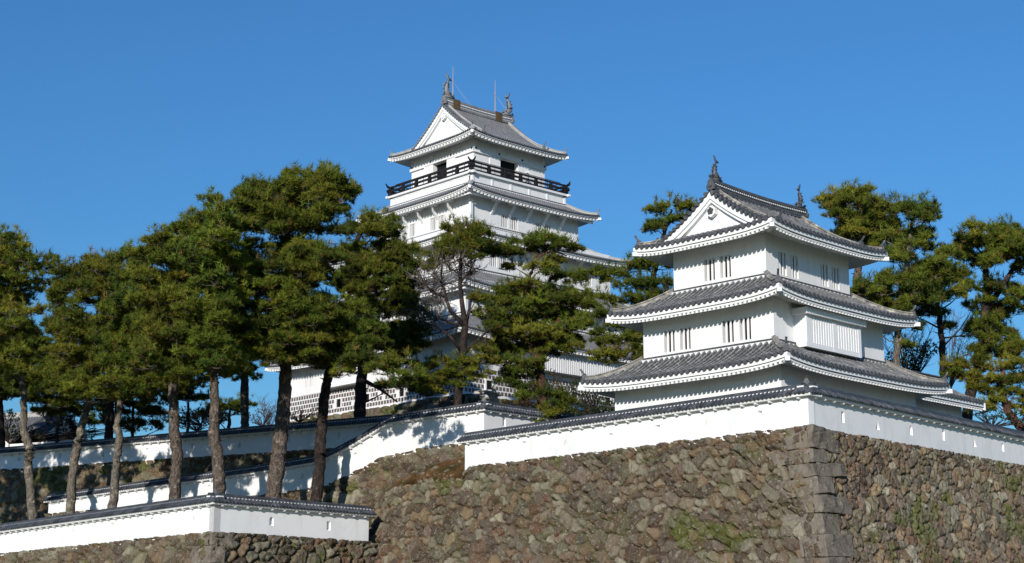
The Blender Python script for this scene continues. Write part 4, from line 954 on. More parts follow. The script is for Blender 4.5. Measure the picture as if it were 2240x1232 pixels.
def pine(label, y, trunk, polys=(), pads=(), seed=1, barkm='bark', dens=14, brown=0.05, name='pine_tree', tuft=0.34, twig=True, group=None, cat='pine tree', deep=3.4, limbs=(), mult=1.8, lean=0.0, grow=1.0):
    """trunk: [(u, v, half-width in metres)]; polys: [(outline, number of pads, r0, r1)]; pads: [(u, v, ru, rv, dy)] in photo pixels at the tree's distance"""
    rng = np.random.default_rng(seed); tp = [at(u, v, y) for u, v, r_ in trunk]; tr_ = [t[2] for t in trunk]
    tp.insert(0, tp[0]-Vector((0, 0, 6.5 if tp[0].x > 0 else 3.0))); tr_.insert(0, tr_[0]*1.15)   # the foot reaches down into the ground
    root = empty(name, label, cat, tp[1], group)
    P = []
    for q in polys: P += fill_pads(q[0], y, rng, int(q[1]*mult), *(q[2:4] if len(q) > 2 else ()), deep=deep)
    for q in pads:
        s = y/FPX*grow; P.append((at(q[0], q[1], y+(q[4] if len(q) > 4 else 0)), (q[2]*s, q[2]*s*0.85, q[3]*s)))
    tint = np.array((rng.uniform(.90, 1.08), rng.uniform(.96, 1.05), 1.0))*rng.uniform(.85, 1.12)
    P = [(at(*pix(p), p.y+lean), r_) if lean else (p, r_) for p, r_ in P]
    tm = MB(); pts = []; rad = []
    for i in range(len(tp)-1):
        for j in range(7):
            t = j/7; p = tp[i].lerp(tp[i+1], t); pts.append(p+Vector((rng.normal(0, .03), rng.normal(0, .05), 0))); rad.append((tr_[i]*(1-t)+tr_[i+1]*t)*rng.uniform(.94, 1.06))
    pts.append(tp[-1]); rad.append(tr_[-1])
    tm.tube(pts, rad, 12)
    for i in range(7):                               # broken stubs
        k = int(rng.uniform(.3, .85)*len(pts)); th = rng.uniform(0, 2*math.pi); d = Vector((math.cos(th), math.sin(th), rng.uniform(-.1, .5)))
        if rad[k] > .12: tm.tube([pts[k]+d*rad[k]*.7, pts[k]+d*(rad[k]+rng.uniform(.12, .5))], [rad[k]*.22, .02], 5)
    for lb in limbs:
        lp = [at(u, v, y+dy) for u, v, dy, r_ in lb]; tm.tube(lp, [q[3] for q in lb], 7)
    VV = []; CC = []
    joined = []; P.sort(key=lambda t: min((t[0]-p).length for p in pts))
    for (c, r_) in P:
        cs, ax, sz, cols, subs = pine_pad(c, r_, rng, dens, brown, tuft, tint); e0 = Vector(c)-Vector((0, 0, r_[2]*0.35))
        v, cc = needle_tris(cs, ax, sz, rng, cols); VV.append(v); CC.append(cc)
        # limb from the trunk to the pad
        near = min(joined, key=lambda j: (j[0]-e0).length) if joined else None
        cand = [(abs((p.z-(c.z-0.7-(Vector((p.x-c.x, p.y-c.y, 0)).length)*0.28)))+0.1*(p-c).length, i) for i, p in enumerate(pts[1:])]
        k = min(cand)[1]+1; s0 = pts[k]; e = e0; rk = rad[k]*0.5
        if near is not None and (near[0]-e).length < 0.8*(s0-e).length: s0 = near[0]; rk = near[1]*0.7
        mid = s0.lerp(e, 0.55)+Vector((rng.normal(0, .15), rng.normal(0, .15), -0.12*(e-s0).length*rng.uniform(.0, 1)))
        rr = min(rk, 0.05+0.016*(e-s0).length); joined.append((e, max(rr*.45, .03)))
        tm.tube([s0, s0.lerp(mid, .5)+Vector((0, 0, rng.normal(0, .1))), mid, mid.lerp(e, .5), e], [rr, rr*.85, rr*.65, rr*.5, rr*.3], 5)
        if twig:
            for s in subs:
                s = Vector(s)-Vector((0, 0, .12)); tm.tube([e, e.lerp(s, .5)+Vector((0, 0, -.06)), s], [rr*.35+.008, .016, .008], 3, False)
    tm.build('trunk', M[barkm], root, True)
    if VV:
        V = np.concatenate(VV); c = np.concatenate(CC); np_mesh('crown', V, np.arange(len(V)).reshape(-1, 3), 3, M['needles'], root, c)
    return root

TREES_BEGIN = 0
# --- the row of tall pines in front of the stepped wall
pine('slender pale-barked pine with a bulging bend in its trunk, leftmost of the front row', 119, [(80,1175,.34),(72,1130,.33),(60,1010,.33),(66,985,.37),(52,940,.27),(53,870,.25),(46,830,.23),(22,792,.19),(0,765,.15),(8,690,.11),(22,600,.06)],
     [([(-60,540),(-10,505),(28,508),(48,520),(62,548),(80,560),(108,538),(132,560),(126,600),(100,640),(60,660),(0,660),(-60,650)], 22), ([(-60,660),(60,650),(115,665),(110,720),(60,740),(75,800),(0,830),(-60,800)], 26)], seed=11, lean=-3.0, barkm='pale_bark', dens=10)
pine('slender pale pine leaning right at mid trunk, second from left in the front row', 114, [(148,1175,.34),(153,1120,.33),(162,1010,.33),(172,960,.31),(190,890,.27),(200,840,.2),(205,760,.14),(215,660,.08)],
     [([(95,690),(125,600),(180,575),(235,555),(262,580),(290,640),(300,720),(262,790),(235,850),(180,880),(140,862),(95,835),(110,780)], 46)], seed=12, lean=-3.0, barkm='pale_bark', pads=[(150,860,40,20,0),(230,850,40,22,-2),(190,875,36,16,-3),(120,850,30,18,-2),(270,860,36,18,-1),(140,885,26,12,0),(95,830,34,18,0)])
pine('thin crooked pine with a knotted kink low on its trunk, third in the front row', 110, [(243,1160,.34),(247,1108,.33),(256,1000,.27),(262,960,.28),(256,930,.24),(262,880,.22),(264,820,.2),(275,740,.14),(290,640,.08)],
     [([(215,640),(270,560),(285,535),(330,540),(352,570),(360,640),(352,720),(335,800),(290,850),(235,850),(225,760)], 32)], seed=13, lean=-3.5, barkm='pale_bark', pads=[(300,850,40,20,-2),(345,845,36,20,-1),(230,865,32,16,-3),(325,872,26,12,0),(282,862,34,16,-3),(250,840,36,18,-4)])
pine('stout dark-barked pine forking just below its crown, in the front row', 104, [(378,1140,.42),(382,1088,.41),(388,1000,.40),(384,960,.37),(380,880,.33),(378,800,.30),(376,775,.28),(390,700,.2),(385,620,.13),(380,560,.08)],
     [([(280,600),(290,545),(325,520),(372,512),(395,540),(440,600),(450,690),(420,780),(350,800),(300,770)], 36)], seed=14, lean=-2.5, barkm='bark', pads=[(330,800,40,20,-2),(420,800,40,22,-1),(440,826,32,16,-1),(400,820,34,15,-2),(350,835,34,15,-1),(445,795,36,20,0)], limbs=[[(376,775,0,.22),(398,745,0,.18),(420,690,.5,.1)]])
pine('straight grey pine rising behind the apex of the low corner wall', 101, [(480,1125,.42),(479,1080,.42),(478,1010,.40),(468,950,.37),(470,880,.30),(463,800,.28),(457,760,.24),(455,680,.18),(450,580,.12),(455,500,.07)],
     [([(360,520),(395,480),(430,485),(458,435),(490,462),(500,440),(525,520),(535,620),(520,700),(480,760),(420,750),(390,690),(400,600)], 40), ([(395,720),(520,700),(530,780),(495,830),(430,820),(395,780)], 10, .7, 1.1)], seed=15, lean=-1.5)
pine('thickest and tallest pine of the front row with lichen-mottled bark', 105, [(592,1140,.56),(598,1085,.55),(608,1000,.53),(617,930,.50),(622,870,.46),(626,800,.40),(632,720,.33),(640,620,.25),(655,540,.18),(680,450,.1)],
     [([(505,450),(530,402),(560,398),(580,412),(610,392),(648,375),(672,392),(705,370),(730,390),(766,378),(772,420),(745,465),(700,505),(640,520),(575,500),(520,520)], 42), ([(500,520),(600,520),(690,530),(740,500),(745,560),(690,640),(640,690),(560,700),(500,640)], 36), ([(490,700),(600,690),(700,640),(745,680),(750,740),(650,800),(590,790),(520,780)], 30)], seed=16, lean=-2.0, barkm='bark', deep=3.2)
pine('dark leaning pine at the right end of the front row before the keep', 108, [(688,1140,.43),(693,1093,.42),(700,1010,.41),(700,985,.40),(706,900,.37),(714,840,.35),(726,790,.3),(735,730,.22),(745,660,.12)],
     [([(630,690),(690,690),(760,660),(810,700),(850,760),(790,790),(730,812),(660,815),(620,780)], 30)], seed=17, lean=-2.0, barkm='dark_bark', pads=[(790,790,44,20,-5),(830,812,40,18,-6),(865,795,34,16,-6),(870,840,34,14,-6.5),(760,815,34,15,-4),(900,825,26,12,-7)])
pine('pine continuing the front row just beyond the left edge of the picture', 118, [(-150,1180,.34),(-152,1100,.33),(-148,980,.31),(-140,860,.25),(-150,740,.16),(-145,620,.08)],
     [([(-260,600),(-180,540),(-100,560),(-50,640),(-60,760),(-90,860),(-160,880),(-250,840),(-280,700)], 46)], seed=54, barkm='bark', lean=-2.0)
pine('pine standing farther out beyond the left edge of the picture', 116, [(-360,1190,.36),(-358,1100,.35),(-365,980,.32),(-350,860,.26),(-360,740,.16),(-355,620,.08)],
     [([(-470,600),(-390,530),(-300,560),(-260,640),(-270,760),(-300,860),(-380,880),(-460,840),(-490,700)], 46)], seed=55, barkm='bark', lean=-2.0)
# --- pines behind the rearmost wall, close to the keep
pine('pine with a big dark trunk just left of the keep tile base', 124, [(786,950,.52),(787,905,.50),(790,840,.46),(797,760,.40),(800,680,.36),(792,600,.3),(780,530,.2),(800,470,.1)],
     [([(735,500),(770,470),(800,458),(835,478),(865,480),(880,530),(930,560),(935,610),(905,660),(830,700),(760,690),(735,600)], 44), ([(720,690),(800,690),(900,660),(945,700),(940,770),(880,790),(800,760),(740,750)], 22)], seed=18, barkm='dark_bark', deep=3.5,
     pads=[(885,800,34,14),(905,838,30,16),(850,735,40,20),(760,625,50,26),(850,850,28,12)], limbs=[[(792,830,0,.2),(830,850,-1,.13),(870,880,-1,.05)]])
pine('straight brown-trunked pine alone against the blue gap between the front trunks', 126, [(533,960,.36),(535,925,.35),(536,850,.34),(530,790,.28),(525,730,.2),(520,660,.1)],
     [([(470,690),(560,690),(600,740),(570,800),(540,830),(480,820),(440,770)], 18)], seed=19, barkm='bark')
pine('twin-looking dark pine in the shade behind the rearmost wall at left', 134, [(238,960,.40),(240,920,.38),(240,860,.36),(245,800,.28),(250,720,.15)],
     [([(120,700),(250,690),(340,720),(440,840),(450,880),(380,890),(330,860),(250,850),(150,870),(90,800)], 60)], seed=20, barkm='dark_bark', brown=.02, limbs=[[(258,930,0,.3),(257,860,0,.27),(270,780,0,.15)]])
pine('low dark pine at the far left edge behind the tile-roofed storehouse trees', 140, [(5,960,.3),(0,880,.26),(10,800,.2),(30,720,.1)],
     [([(-60,700),(60,690),(110,760),(140,800),(120,880),(60,890),(20,870),(-60,900)], 60)], seed=21, barkm='dark_bark', brown=.02)
pine('yellowish young pine filling the gap between the leaning pine and the crooked pine', 137, [(290,970,.16),(290,930,.15),(292,880,.1)], pads=[(300,900,42,22),(255,885,36,22),(330,905,34,20,2),(285,930,36,18,-1),(235,925,24,18),(320,870,34,18),(270,860,34,18,1),(350,935,26,12)], seed=51, barkm='dark_bark', brown=.14)
pine('dark young pine between the two leftmost pale trunks', 141, [(125,970,.16),(125,930,.15),(128,880,.1)], pads=[(120,885,40,22),(150,905,34,18,1),(95,905,30,18),(165,870,34,20,2),(110,850,36,20),(200,895,34,20,1),(205,925,26,14)], seed=52, barkm='dark_bark', brown=.05)
pine('dark young pine right of the stout forked trunk', 139, [(410,970,.16),(412,920,.14),(412,880,.1)], pads=[(405,870,30,18),(425,845,28,18,1),(365,880,28,18,2),(345,850,30,18,1),(395,850,30,16)], seed=53, barkm='dark_bark', brown=.03)
pine('small bushy pine at the foot of the gap left of the keep', 150, [(500,960,.2),(500,930,.18),(505,890,.1)], pads=[(500,900,30,20),(530,885,26,16),(475,895,24,16),(450,905,20,14),(478,915,18,12),(520,895,20,14)], seed=22, barkm='dark_bark')
# --- the pines in front of the keep
pine('half-dead pine with bare grey twigs and a tufted green top, before the keep corner', 118, [(1000,915,.34),(1002,878,.34),(1008,820,.31),(1012,775,.30),(1018,715,.27)],
     pads=[(1010,510,30,16),(985,535,26,14),(1035,520,22,12),(1062,512,14,8),(965,555,20,10),(1020,545,26,12),(950,575,12,8),(1015,800,38,18),(1052,790,30,16),(985,820,34,16),(940,835,36,14),(915,850,32,14),(1040,815,26,10),(960,790,16,8),(1040,655,14,8),(1080,720,26,20),(1000,525,28,14),(1030,540,28,14),(975,550,26,13),(1045,505,18,9),(1005,560,26,10),(935,590,14,9),(900,660,16,8),(960,805,30,14),(930,860,34,13),(985,845,34,15),(1025,825,30,14),(1060,770,24,13),(1075,690,20,14),(990,500,22,12),(1022,498,22,11),(1050,535,24,12),(965,540,22,11),(1000,550,26,12),(1040,565,20,10),(950,560,16,9)], seed=23, grow=1.12, barkm='dark_bark', brown=.08, dens=11,
     limbs=[[(1018,715,0,.24),(1010,660,0,.19),(1006,620,.3,.16),(1008,580,.3,.12),(1012,520,0,.06)], [(1018,715,0,.2),(985,680,-.4,.15),(975,650,-.4,.11),(965,600,-.5,.08),(970,540,-.3,.04)], [(1018,715,0,.16),(1026,680,.2,.12),(1032,650,.3,.08)], [(1010,770,0,.16),(985,735,-.5,.12),(955,715,-.8,.08),(915,700,-1,.04)], [(975,650,-.4,.10),(945,640,-.6,.08),(925,615,-.8,.06),(915,590,-1,.03)], [(1012,775,0,.15),(1045,745,-.4,.11),(1075,715,-.6,.06)], [(1006,620,.3,.1),(1030,590,.4,.07),(1042,560,.4,.04)]])
pine('spreading pine with a flat layered top and reddish trunk in front of the keep', 121, [(1188,930,.46),(1185,880,.44),(1182,830,.42),(1180,790,.34),(1172,760,.28),(1165,700,.24),(1155,650,.2),(1160,600,.15),(1180,560,.1)],
     pads=[(1100,552,42,11,-.5),(1150,540,44,12),(1195,532,44,14),(1235,545,34,14),(1180,525,24,8),(1075,560,22,7),(1215,570,26,9,1),(1185,585,26,10,-1),(1210,600,22,9,-1),
           (1245,612,34,12,.6),(1285,605,28,9,.6),(1315,598,24,8,.4),(1335,612,16,8,.4),(1120,640,36,15),(1150,625,26,10,-1),(1085,665,40,17,-.6),(1060,690,24,11,-.6),(1125,690,44,18,-1),(1170,670,36,16,-1),(1215,660,46,20,.4),(1260,650,38,18,1),(1280,670,28,14,1.2),
           (1150,730,42,18,-1.2),(1110,740,34,15,-.6),(1195,745,44,17,-.6),(1240,720,40,19,.8),(1275,710,30,14,1),(1105,795,36,16,-1),(1140,820,36,20,-.8),(1110,840,24,15,-.8),(1155,850,26,14,-.6),(1215,770,34,13,0),(1250,760,26,11,.4),(1130,585,22,8,1.2),(1150,660,40,20,1.5),(1200,690,44,22,1.5),(1140,710,44,22,1.5),(1230,690,40,22,2),(1100,705,34,16,0),(1190,640,34,16,1.5),(1170,760,40,18,1.8),(1225,745,40,18,1.8),(1090,760,30,14,0),(1120,770,34,16,1.5),(1160,800,30,14,-1.5),(1145,870,24,12,-1)],
     seed=24, grow=1.17, dens=16, barkm='red_bark', limbs=[[(1180,790,0,.28),(1195,760,.3,.22),(1215,710,.6,.14),(1250,660,.9,.07)], [(1180,560,0,.1),(1210,548,.2,.07),(1240,560,.4,.04)]])
pine('pine filling the gap between the keep and the turret', 106, [(1445,900,.3),(1440,800,.28),(1435,700,.24),(1430,600,.2),(1450,520,.14),(1470,460,.08)],
     pads=[(1440,460,22,9),(1480,452,26,10),(1505,460,22,11),(1460,490,30,9),(1440,502,24,8),(1500,480,20,10),(1385,590,26,12),(1410,580,26,12),(1350,605,18,8),(1440,585,30,13),(1390,625,34,14),(1430,625,34,14),(1380,655,28,11),(1420,660,36,14),(1450,650,26,14),(1320,660,20,14),(1310,690,18,12),(1340,690,20,9),(1345,720,26,10),(1310,750,22,12),(1360,745,34,13),(1395,735,24,13),(1330,785,34,12),(1375,780,34,14),(1310,730,12,7),(1400,765,20,12)], seed=25, grow=1.22, dens=16, barkm='dark_bark', limbs=[[(1435,700,0,.16),(1390,690,0,.11),(1340,670,0,.05)]])
pine('young bright green pine on the bank just above the front coping', 109, [(1214,935,.1),(1212,900,.09),(1210,880,.07)], pads=[(1188,862,16,7),(1218,866,18,8),(1215,888,22,9),(1190,905,22,9),(1235,900,20,9),(1180,918,16,6),(1245,880,12,6),(1210,910,18,7)], seed=26, barkm='dark_bark', dens=10, brown=0)
# --- the pines right of the turret
pine('flat-topped pine behind the turret ridge at right', 112, [(1878,900,.34),(1876,700,.32),(1874,620,.30),(1880,540,.24),(1882,480,.16),(1885,440,.08)],
     [([(1775,455),(1815,430),(1850,425),(1868,412),(1900,420),(1920,412),(1940,435),(1975,450),(1960,500),(1930,530),(1880,520),(1840,500),(1800,480)], 26, .6, 1.1), ([(1795,480),(1850,490),(1900,520),(1960,520),(1940,560),(1880,545),(1830,520)], 12, .6, 1.0)], seed=27, mult=1.05, barkm='bark', brown=.05)
pine('yellowish pine whose straight trunk stands clear beside the turret right eaves', 108, [(1955,900,.27),(1960,800,.26),(1968,700,.25),(1976,640,.23),(1984,580,.2),(1990,520,.14),(2000,460,.08)],
     [([(1940,500),(1975,445),(2010,440),(2045,445),(2055,470),(2035,510),(2060,520),(2080,560),(2070,600),(2090,640),(2060,680),(2000,690),(1950,640),(1930,580)], 42, .6, 1.1), ([(1870,590),(1930,580),(1960,640),(2000,690),(1950,720),(1900,690),(1870,650)], 14, .6, 1.0)], seed=28, mult=1.05, barkm='pale_bark', brown=.07, pads=[(2080,590,26,12),(2085,560,20,10),(2095,640,24,12),(1950,610,26,12),(2030,470,30,14),(1900,690,30,16),(1930,730,26,14),(1890,640,28,14),(2000,720,26,12),(1975,760,24,14)])
pine('thin dark pine with bare side boughs between the turret and the big right-hand pine', 112, [(2066,900,.26),(2064,800,.25),(2058,720,.22),(2050,660,.17),(2045,600,.1)],
     pads=[(2030,620,30,12),(2070,610,26,11),(2000,640,26,10),(2090,650,24,11),(2055,690,20,10),(2065,715,20,10),(2040,655,26,10),(2010,600,20,10)], seed=29, barkm='dark_bark', brown=.08,
     limbs=[[(2060,740,0,.08),(2100,735,.4,.05),(2140,732,.5,.02)], [(2062,760,0,.07),(2100,720,-.4,.05),(2125,680,-.5,.02)], [(2058,720,0,.08),(2020,700,0,.05),(1995,690,0,.02)]])
pine('big dark pine with forked limbs at the right edge', 116, [(2112,960,.42),(2120,870,.42),(2140,800,.40),(2152,740,.36),(2156,680,.33),(2160,620,.28),(2150,560,.2)],
     [([(2085,520),(2120,490),(2150,500),(2180,480),(2215,490),(2260,500),(2280,560),(2260,600),(2200,580),(2140,590),(2095,560)], 34, .6, 1.2), ([(2080,590),(2140,590),(2180,620),(2260,600),(2280,680),(2200,700),(2120,680),(2085,640)], 18, .6, 1.0), ([(2110,700),(2180,690),(2260,720),(2250,780),(2180,790),(2120,770)], 18, .6, 1.0)], seed=30, mult=1.05, barkm='dark_bark', limbs=[[(2156,680,0,.26),(2190,630,.3,.2),(2220,580,.5,.14),(2240,530,.6,.08)], [(2156,640,0,.14),(2120,620,-.3,.09),(2085,600,-.4,.04)]])
pine('low layered pine with a curved red trunk over the right end of the front wall', 108, [(2260,960,.34),(2228,930,.30),(2205,900,.27),(2192,865,.24),(2195,830,.18),(2190,800,.1)],
     pads=[(2080,805,26,10),(2115,800,32,14),(2150,795,34,15),(2185,805,34,15),(2225,800,36,16),(2110,825,36,14),(2150,830,36,15),(2200,835,40,16),(2235,830,30,16),(2165,855,26,13),(2215,865,38,18),(2240,890,30,20),(2140,850,20,9),(2085,820,20,9),(2180,880,26,12),(2150,895,20,8),(2250,770,30,12)], seed=31, barkm='red_bark', dens=14, brown=.05)

def shrub(label, y, clumps, cols, seed, leaf=0.16, dens=150, name='shrub', stem=None):
    """clumps: (u, v, ru, rv); leaves are small broad faces on twigs"""
    rng = np.random.default_rng(seed); s = y/FPX; b = at(clumps[0][0], max(c[1]+c[3] for c in clumps)+6, y); root = empty(name, label, 'shrub', b)
    tm = MB(); tm.tube([b-Vector((0, 0, 5.0)), b], [.09, .05], 5); CE = []; AX = []; CO = []; cols = np.array(cols)
    for (u, v, ru, rv) in clumps:
        c = np.array(at(u, v, y+rng.uniform(-.6, .6))); n = int(dens*ru*s*rv*s)+20
        d = rng.normal(size=(n, 3)); d /= np.linalg.norm(d, axis=1, keepdims=True)
        p = c+d*np.array((ru*s, ru*s*.9, rv*s))*rng.uniform(.35, 1, (n, 1))**.6; CE.append(p); AX.append(d+np.array((0, 0, .5))); CO.append(cols[rng.integers(0, len(cols), n)])
        for k in range(10):
            q = Vector(p[rng.integers(0, n)]); m_ = b.lerp(q, .55)+Vector((rng.normal(0, .12), 0, rng.normal(0, .1))); tm.tube([b, m_, q], [.04, .025, .008], 4, False)
    CE = np.concatenate(CE); AX = np.concatenate(AX); CO = np.concatenate(CO)
    v, c = needle_tris(CE, AX, np.full(len(CE), leaf), rng, CO, 5, leaf*0.45, 1.4)
    tm.build('stems', M['dark_bark'], root); np_mesh('leaves', v, np.arange(len(v)).reshape(-1, 3), 3, M['needles'], root, c)
    return root
DG = [(0.03,0.055,0.02), (0.045,0.07,0.02), (0.025,0.045,0.02)]; RB = [(0.12,0.06,0.03), (0.15,0.08,0.04), (0.09,0.05,0.03)]; OL = [(0.09,0.10,0.03), (0.12,0.11,0.035)]
shrub('russet winter-brown bush low in the blue gap behind the rearmost wall', 146, [(430,918,40,16), (470,912,30,18), (400,925,26,12)], RB, 41, 0.2)
shrub('reddish bare-looking bush right of the lone brown trunk behind the rearmost wall', 146, [(575,908,26,16), (600,900,16,14), (553,915,18,12)], [(0.11,0.06,0.045), (0.08,0.05,0.04)], 42, 0.14, 60)
shrub('olive green bush beside the russet bush behind the rearmost wall', 150, [(440,905,20,14), (410,905,22,16), (372,915,20,10)], OL, 43, 0.2)
shrub('russet shrub against the tiled foot of the keep', 134, [(655,905,14,12), (690,898,10,12), (640,912,8,6)], RB, 44, 0.13, 110)
shrub('small yellow-green hedge at the tiled foot of the keep', 131, [(690,914,12,5), (676,916,12,4)], OL, 45, 0.12, 260)
shrub('dark evergreen shrub spilling over the front wall left of the turret', 100, [(1300,880,34,22), (1270,850,26,20), (1330,890,22,14), (1265,895,26,16), (1290,845,20,16), (1315,900,26,10)], DG+[(0.07,0.075,0.03)], 46, 0.15, 260)
shrub('brown twiggy shrub round the red trunk before the keep', 116, [(1235,840,26,22), (1205,830,22,24), (1255,870,22,16), (1170,850,16,20)], [(0.10,0.065,0.04), (0.12,0.07,0.04), (0.05,0.06,0.03)], 47, 0.13, 110)
shrub('low brown undergrowth on the bank behind the corner of the stepped wall', 116, [(1140,884,26,8), (1110,880,18,5), (1160,878,14,9)], RB+[(0.05,0.05,0.03)], 48, 0.12, 220)
shrub('dark evergreen bush between the trunks right of the turret', 118, [(2005,775,30,26), (1985,800,26,20), (2035,760,20,18), (1950,790,14,20)], DG+OL, 49, 0.2, 130)
shrub('dark undergrowth along the rearmost wall near the storehouse', 144, [(20,945,40,16), (60,950,40,14), (15,915,30,20), (150,930,26,24), (125,915,24,22), (190,945,20,20), (330,930,24,12), (290,935,16,16)], DG, 50, 0.22, 90)
shrub('dark green scrub behind the right end of the front wall', 106, [(2170,905,30,12), (2220,915,30,14), (2130,900,20,8)], DG, 51, 0.2, 130)
# bare winter trees: branching twigs only
def bare_tree(label, y, base, top, spread, seed, m, n=26, r=0.07):
    rng = np.random.default_rng(seed); b = at(*base, y); root = empty('bare_tree', label, 'tree', b); tm = MB(); tm.tube([b-Vector((0, 0, 4.5)), b], [.12, .1], 6); s = y/FPX
    for i in range(n):
        t = at(top[0]+rng.uniform(-spread, spread), top[1]+rng.uniform(-18, 40), y+rng.uniform(-1.5, 1.5)); md = b.lerp(t, .4)+Vector((rng.normal(0, .25), rng.normal(0, .25), 0))
        tm.tube([b, md, md.lerp(t, .6)+Vector((rng.normal(0, .1), 0, 0)), t], [r, r*.6, r*.35, .012], 4, False)
        for k in range(5):
            q = md.lerp(t, rng.uniform(0.1, .9)); e = q+Vector((rng.normal(0, .55), rng.normal(0, .4), rng.uniform(.3, 1.1))); tm.tube([q, q.lerp(e, .5)+Vector((rng.normal(0, .08), 0, 0)), e], [.022, .016, .006], 3, False)
    tm.build('branches', M[m], root); return root
bare_tree('leafless tree of upright grey twigs beside the turret right wall', 122, (1985, 850), (1985, 715), 62, 61, 'dark_bark', 34, .06)
bare_tree('leafless pinkish tree seen through the gap between the right-hand pines', 128, (2080, 850), (2095, 690), 50, 62, 'dead_wood', 18, .04)
bare_tree('leafless reddish sapling in the blue gap left of the keep', 148, (590, 935), (585, 880), 26, 63, 'red_bark', 16, .03)
# dead twigs of the half-dead pine
hp = [o for o in bpy.data.objects if o.get('label', '').startswith('half-dead')][0]
tw = MB(); rng = np.random.default_rng(77)
hubs = [(968,620), (950,600), (985,590), (1005,600), (1020,580), (945,640), (965,660), (940,690), (1000,570), (930,620), (1030,600), (975,575), (955,700), (925,700)]
for (u, v) in hubs:
    h = at(u, v, 118+rng.uniform(-1, 1))
    for k in range(26):
        d = Vector((rng.normal(0, .75), rng.normal(0, .6), rng.normal(.35, .6))); e = h+d; md = h.lerp(e, .5)+Vector((rng.normal(0, .12), 0, rng.normal(0, .1)))
        tw.tube([h, md, e], [.035, .026, .014], 3, False)
        for j in range(3):
            f = e+Vector((rng.normal(0, .25), rng.normal(0, .2), rng.normal(.12, .25))); tw.tube([md.lerp(e, .5+.2*j), f], [.02, .01], 3, False)
tw.build('dead_twigs', M['dead_wood'], hp)

# dry grass on the bank: nobody could count the blades
def grass(name, label, pts_fn, n, cols, seed, h=0.22):
    rng = np.random.default_rng(seed); P = np.array([pts_fn(rng) for i in range(n)]); cols = np.array(cols)
    v, c = needle_tris(P, np.tile(np.array((0, -.25, 1.0)), (n, 1)), np.full(n, h), rng, cols[(np.clip(3+2.6*np.sin(P[:, 0]*1.9)*np.sin(P[:, 1]*1.3+P[:, 0])+rng.normal(0, 1.1, n), 0, len(cols)-1)).astype(int)], 5, 0.04, .9)
    o = np_mesh(name, v, np.arange(len(v)).reshape(-1, 3), 3, M['grass'], None, c); o['kind'] = 'stuff'; o['label'] = label; o['category'] = 'grass'; return o
def bank_pt(rng):
    t = 0.36*rng.random()**1.1; s_ = rng.random()**1.2*1.08-0.08; a = 27.0+19*t
    if math.sin(a*2.3+s_*5)+math.sin(a*5.1-s_*9)+rng.normal(0, .8) < -0.7: t *= 0.5; s_ = rng.random(); a = 27.0+19*t
    f = MF.w(a, 0.05, float(np.interp(a, [27, 33, 34.5, 35.5, 36.5, 38, 40, 50], [11.2, 11.05, 10.8, 10.2, 9.2, 7.9, 7.1, 6.9]))); g = BF.w(0.5+27*t, -0.35, float(np.interp(27*t, [0, 4, 7, 9, 11, 13, 27], [12.8, 12.3, 11.3, 9.8, 8.2, 7.2, 7.0])))
    return f.lerp(g, s_)
grass('dry_grass', 'rust-coloured dry grass on the sloping bank left of the front wall', bank_pt, 16000, [(0.20,0.095,0.045), (0.17,0.085,0.038), (0.14,0.075,0.03), (0.10,0.062,0.026), (0.07,0.07,0.022), (0.05,0.045,0.02)], 71, 0.32)

# loose rubble half sunk in the bank
rng = np.random.default_rng(91); VV = []; FF = []; CC = []; nv_ = 0
bm = bmesh.new(); bmesh.ops.create_icosphere(bm, subdivisions=2, radius=1.0); bv = np.array([v.co[:] for v in bm.verts]); bf = np.array([[v.index for v in f.verts] for f in bm.faces]); bm.free()
for i in range(150):
    t = 0.55*rng.random(); s_ = rng.random()**(1.8 if i % 2 else 0.6); a = 27.0+19*t
    f = MF.w(a, 0.05, float(np.interp(a, [27, 33, 34.5, 35.5, 36.5, 38, 40, 50], [11.2, 11.05, 10.8, 10.2, 9.2, 7.9, 7.1, 6.9]))); g = BF.w(0.5+27*t, -0.35, float(np.interp(27*t, [0, 4, 7, 9, 11, 13, 27], [12.8, 12.3, 11.3, 9.8, 8.2, 7.2, 7.0])))
    p = np.array(f.lerp(g, s_)); r_ = rng.uniform(.10, .42); ax = rng.uniform(.6, 1.3, 3)*r_; ph = rng.uniform(0, 6, 3)
    q = bv*(1+0.22*np.sin(bv@np.array((3, 2, 4))+ph[0])[:, None]+0.14*np.sin(bv@np.array((-5, 6, 3))+ph[1])[:, None])*ax
    VV.append(q+p); FF.append(bf+nv_); nv_ += len(q); CC.append(np.tile(PAL[rng.integers(0, len(PAL))]*rng.uniform(.4, .8), (len(q), 1)))
o = np_mesh('rubble', np.concatenate(VV), np.concatenate(FF), 3, M['stone'], None, np.concatenate(CC)); o['kind'] = 'stuff'; o['label'] = 'loose rubble stones among the dry grass on the bank'; o['category'] = 'rubble'

# ------------------------------------------------------------------ small things
# storehouse at far left
HF = Frame(at(105, 930, 150).x, 150, 20); hs = empty('storehouse', 'small white storehouse with a grey tiled gable roof, half hidden by pines at far left', 'house', HF.w(3, 3, 16))
zr = at(60, 900, 150).z; hw_ = MB(); rm_ = MB(); rwm = MB(); cpm = MB()
for k in ('L', 'R', 'BL', 'BR'): wall(Side(HF, 0, 7, 0, 5, k), -3.5 if k in ('L', 'BL') else -2.5, 3.5 if k in ('L', 'BL') else 2.5, 15.5, zr-1.9, [], 'wall', M['plaster'], hs)
g = MB(); g.add([HF.w(0, 0, zr-1.9), HF.w(0, 5, zr-1.9), HF.w(0, 2.5, zr-0.1)], [(0, 1, 2)]); g.add([HF.w(7, 0, zr-1.9), HF.w(7, 5, zr-1.9), HF.w(7, 2.5, zr-0.1)], [(0, 1, 2)]); g.build('gable', M['plaster'], hs)
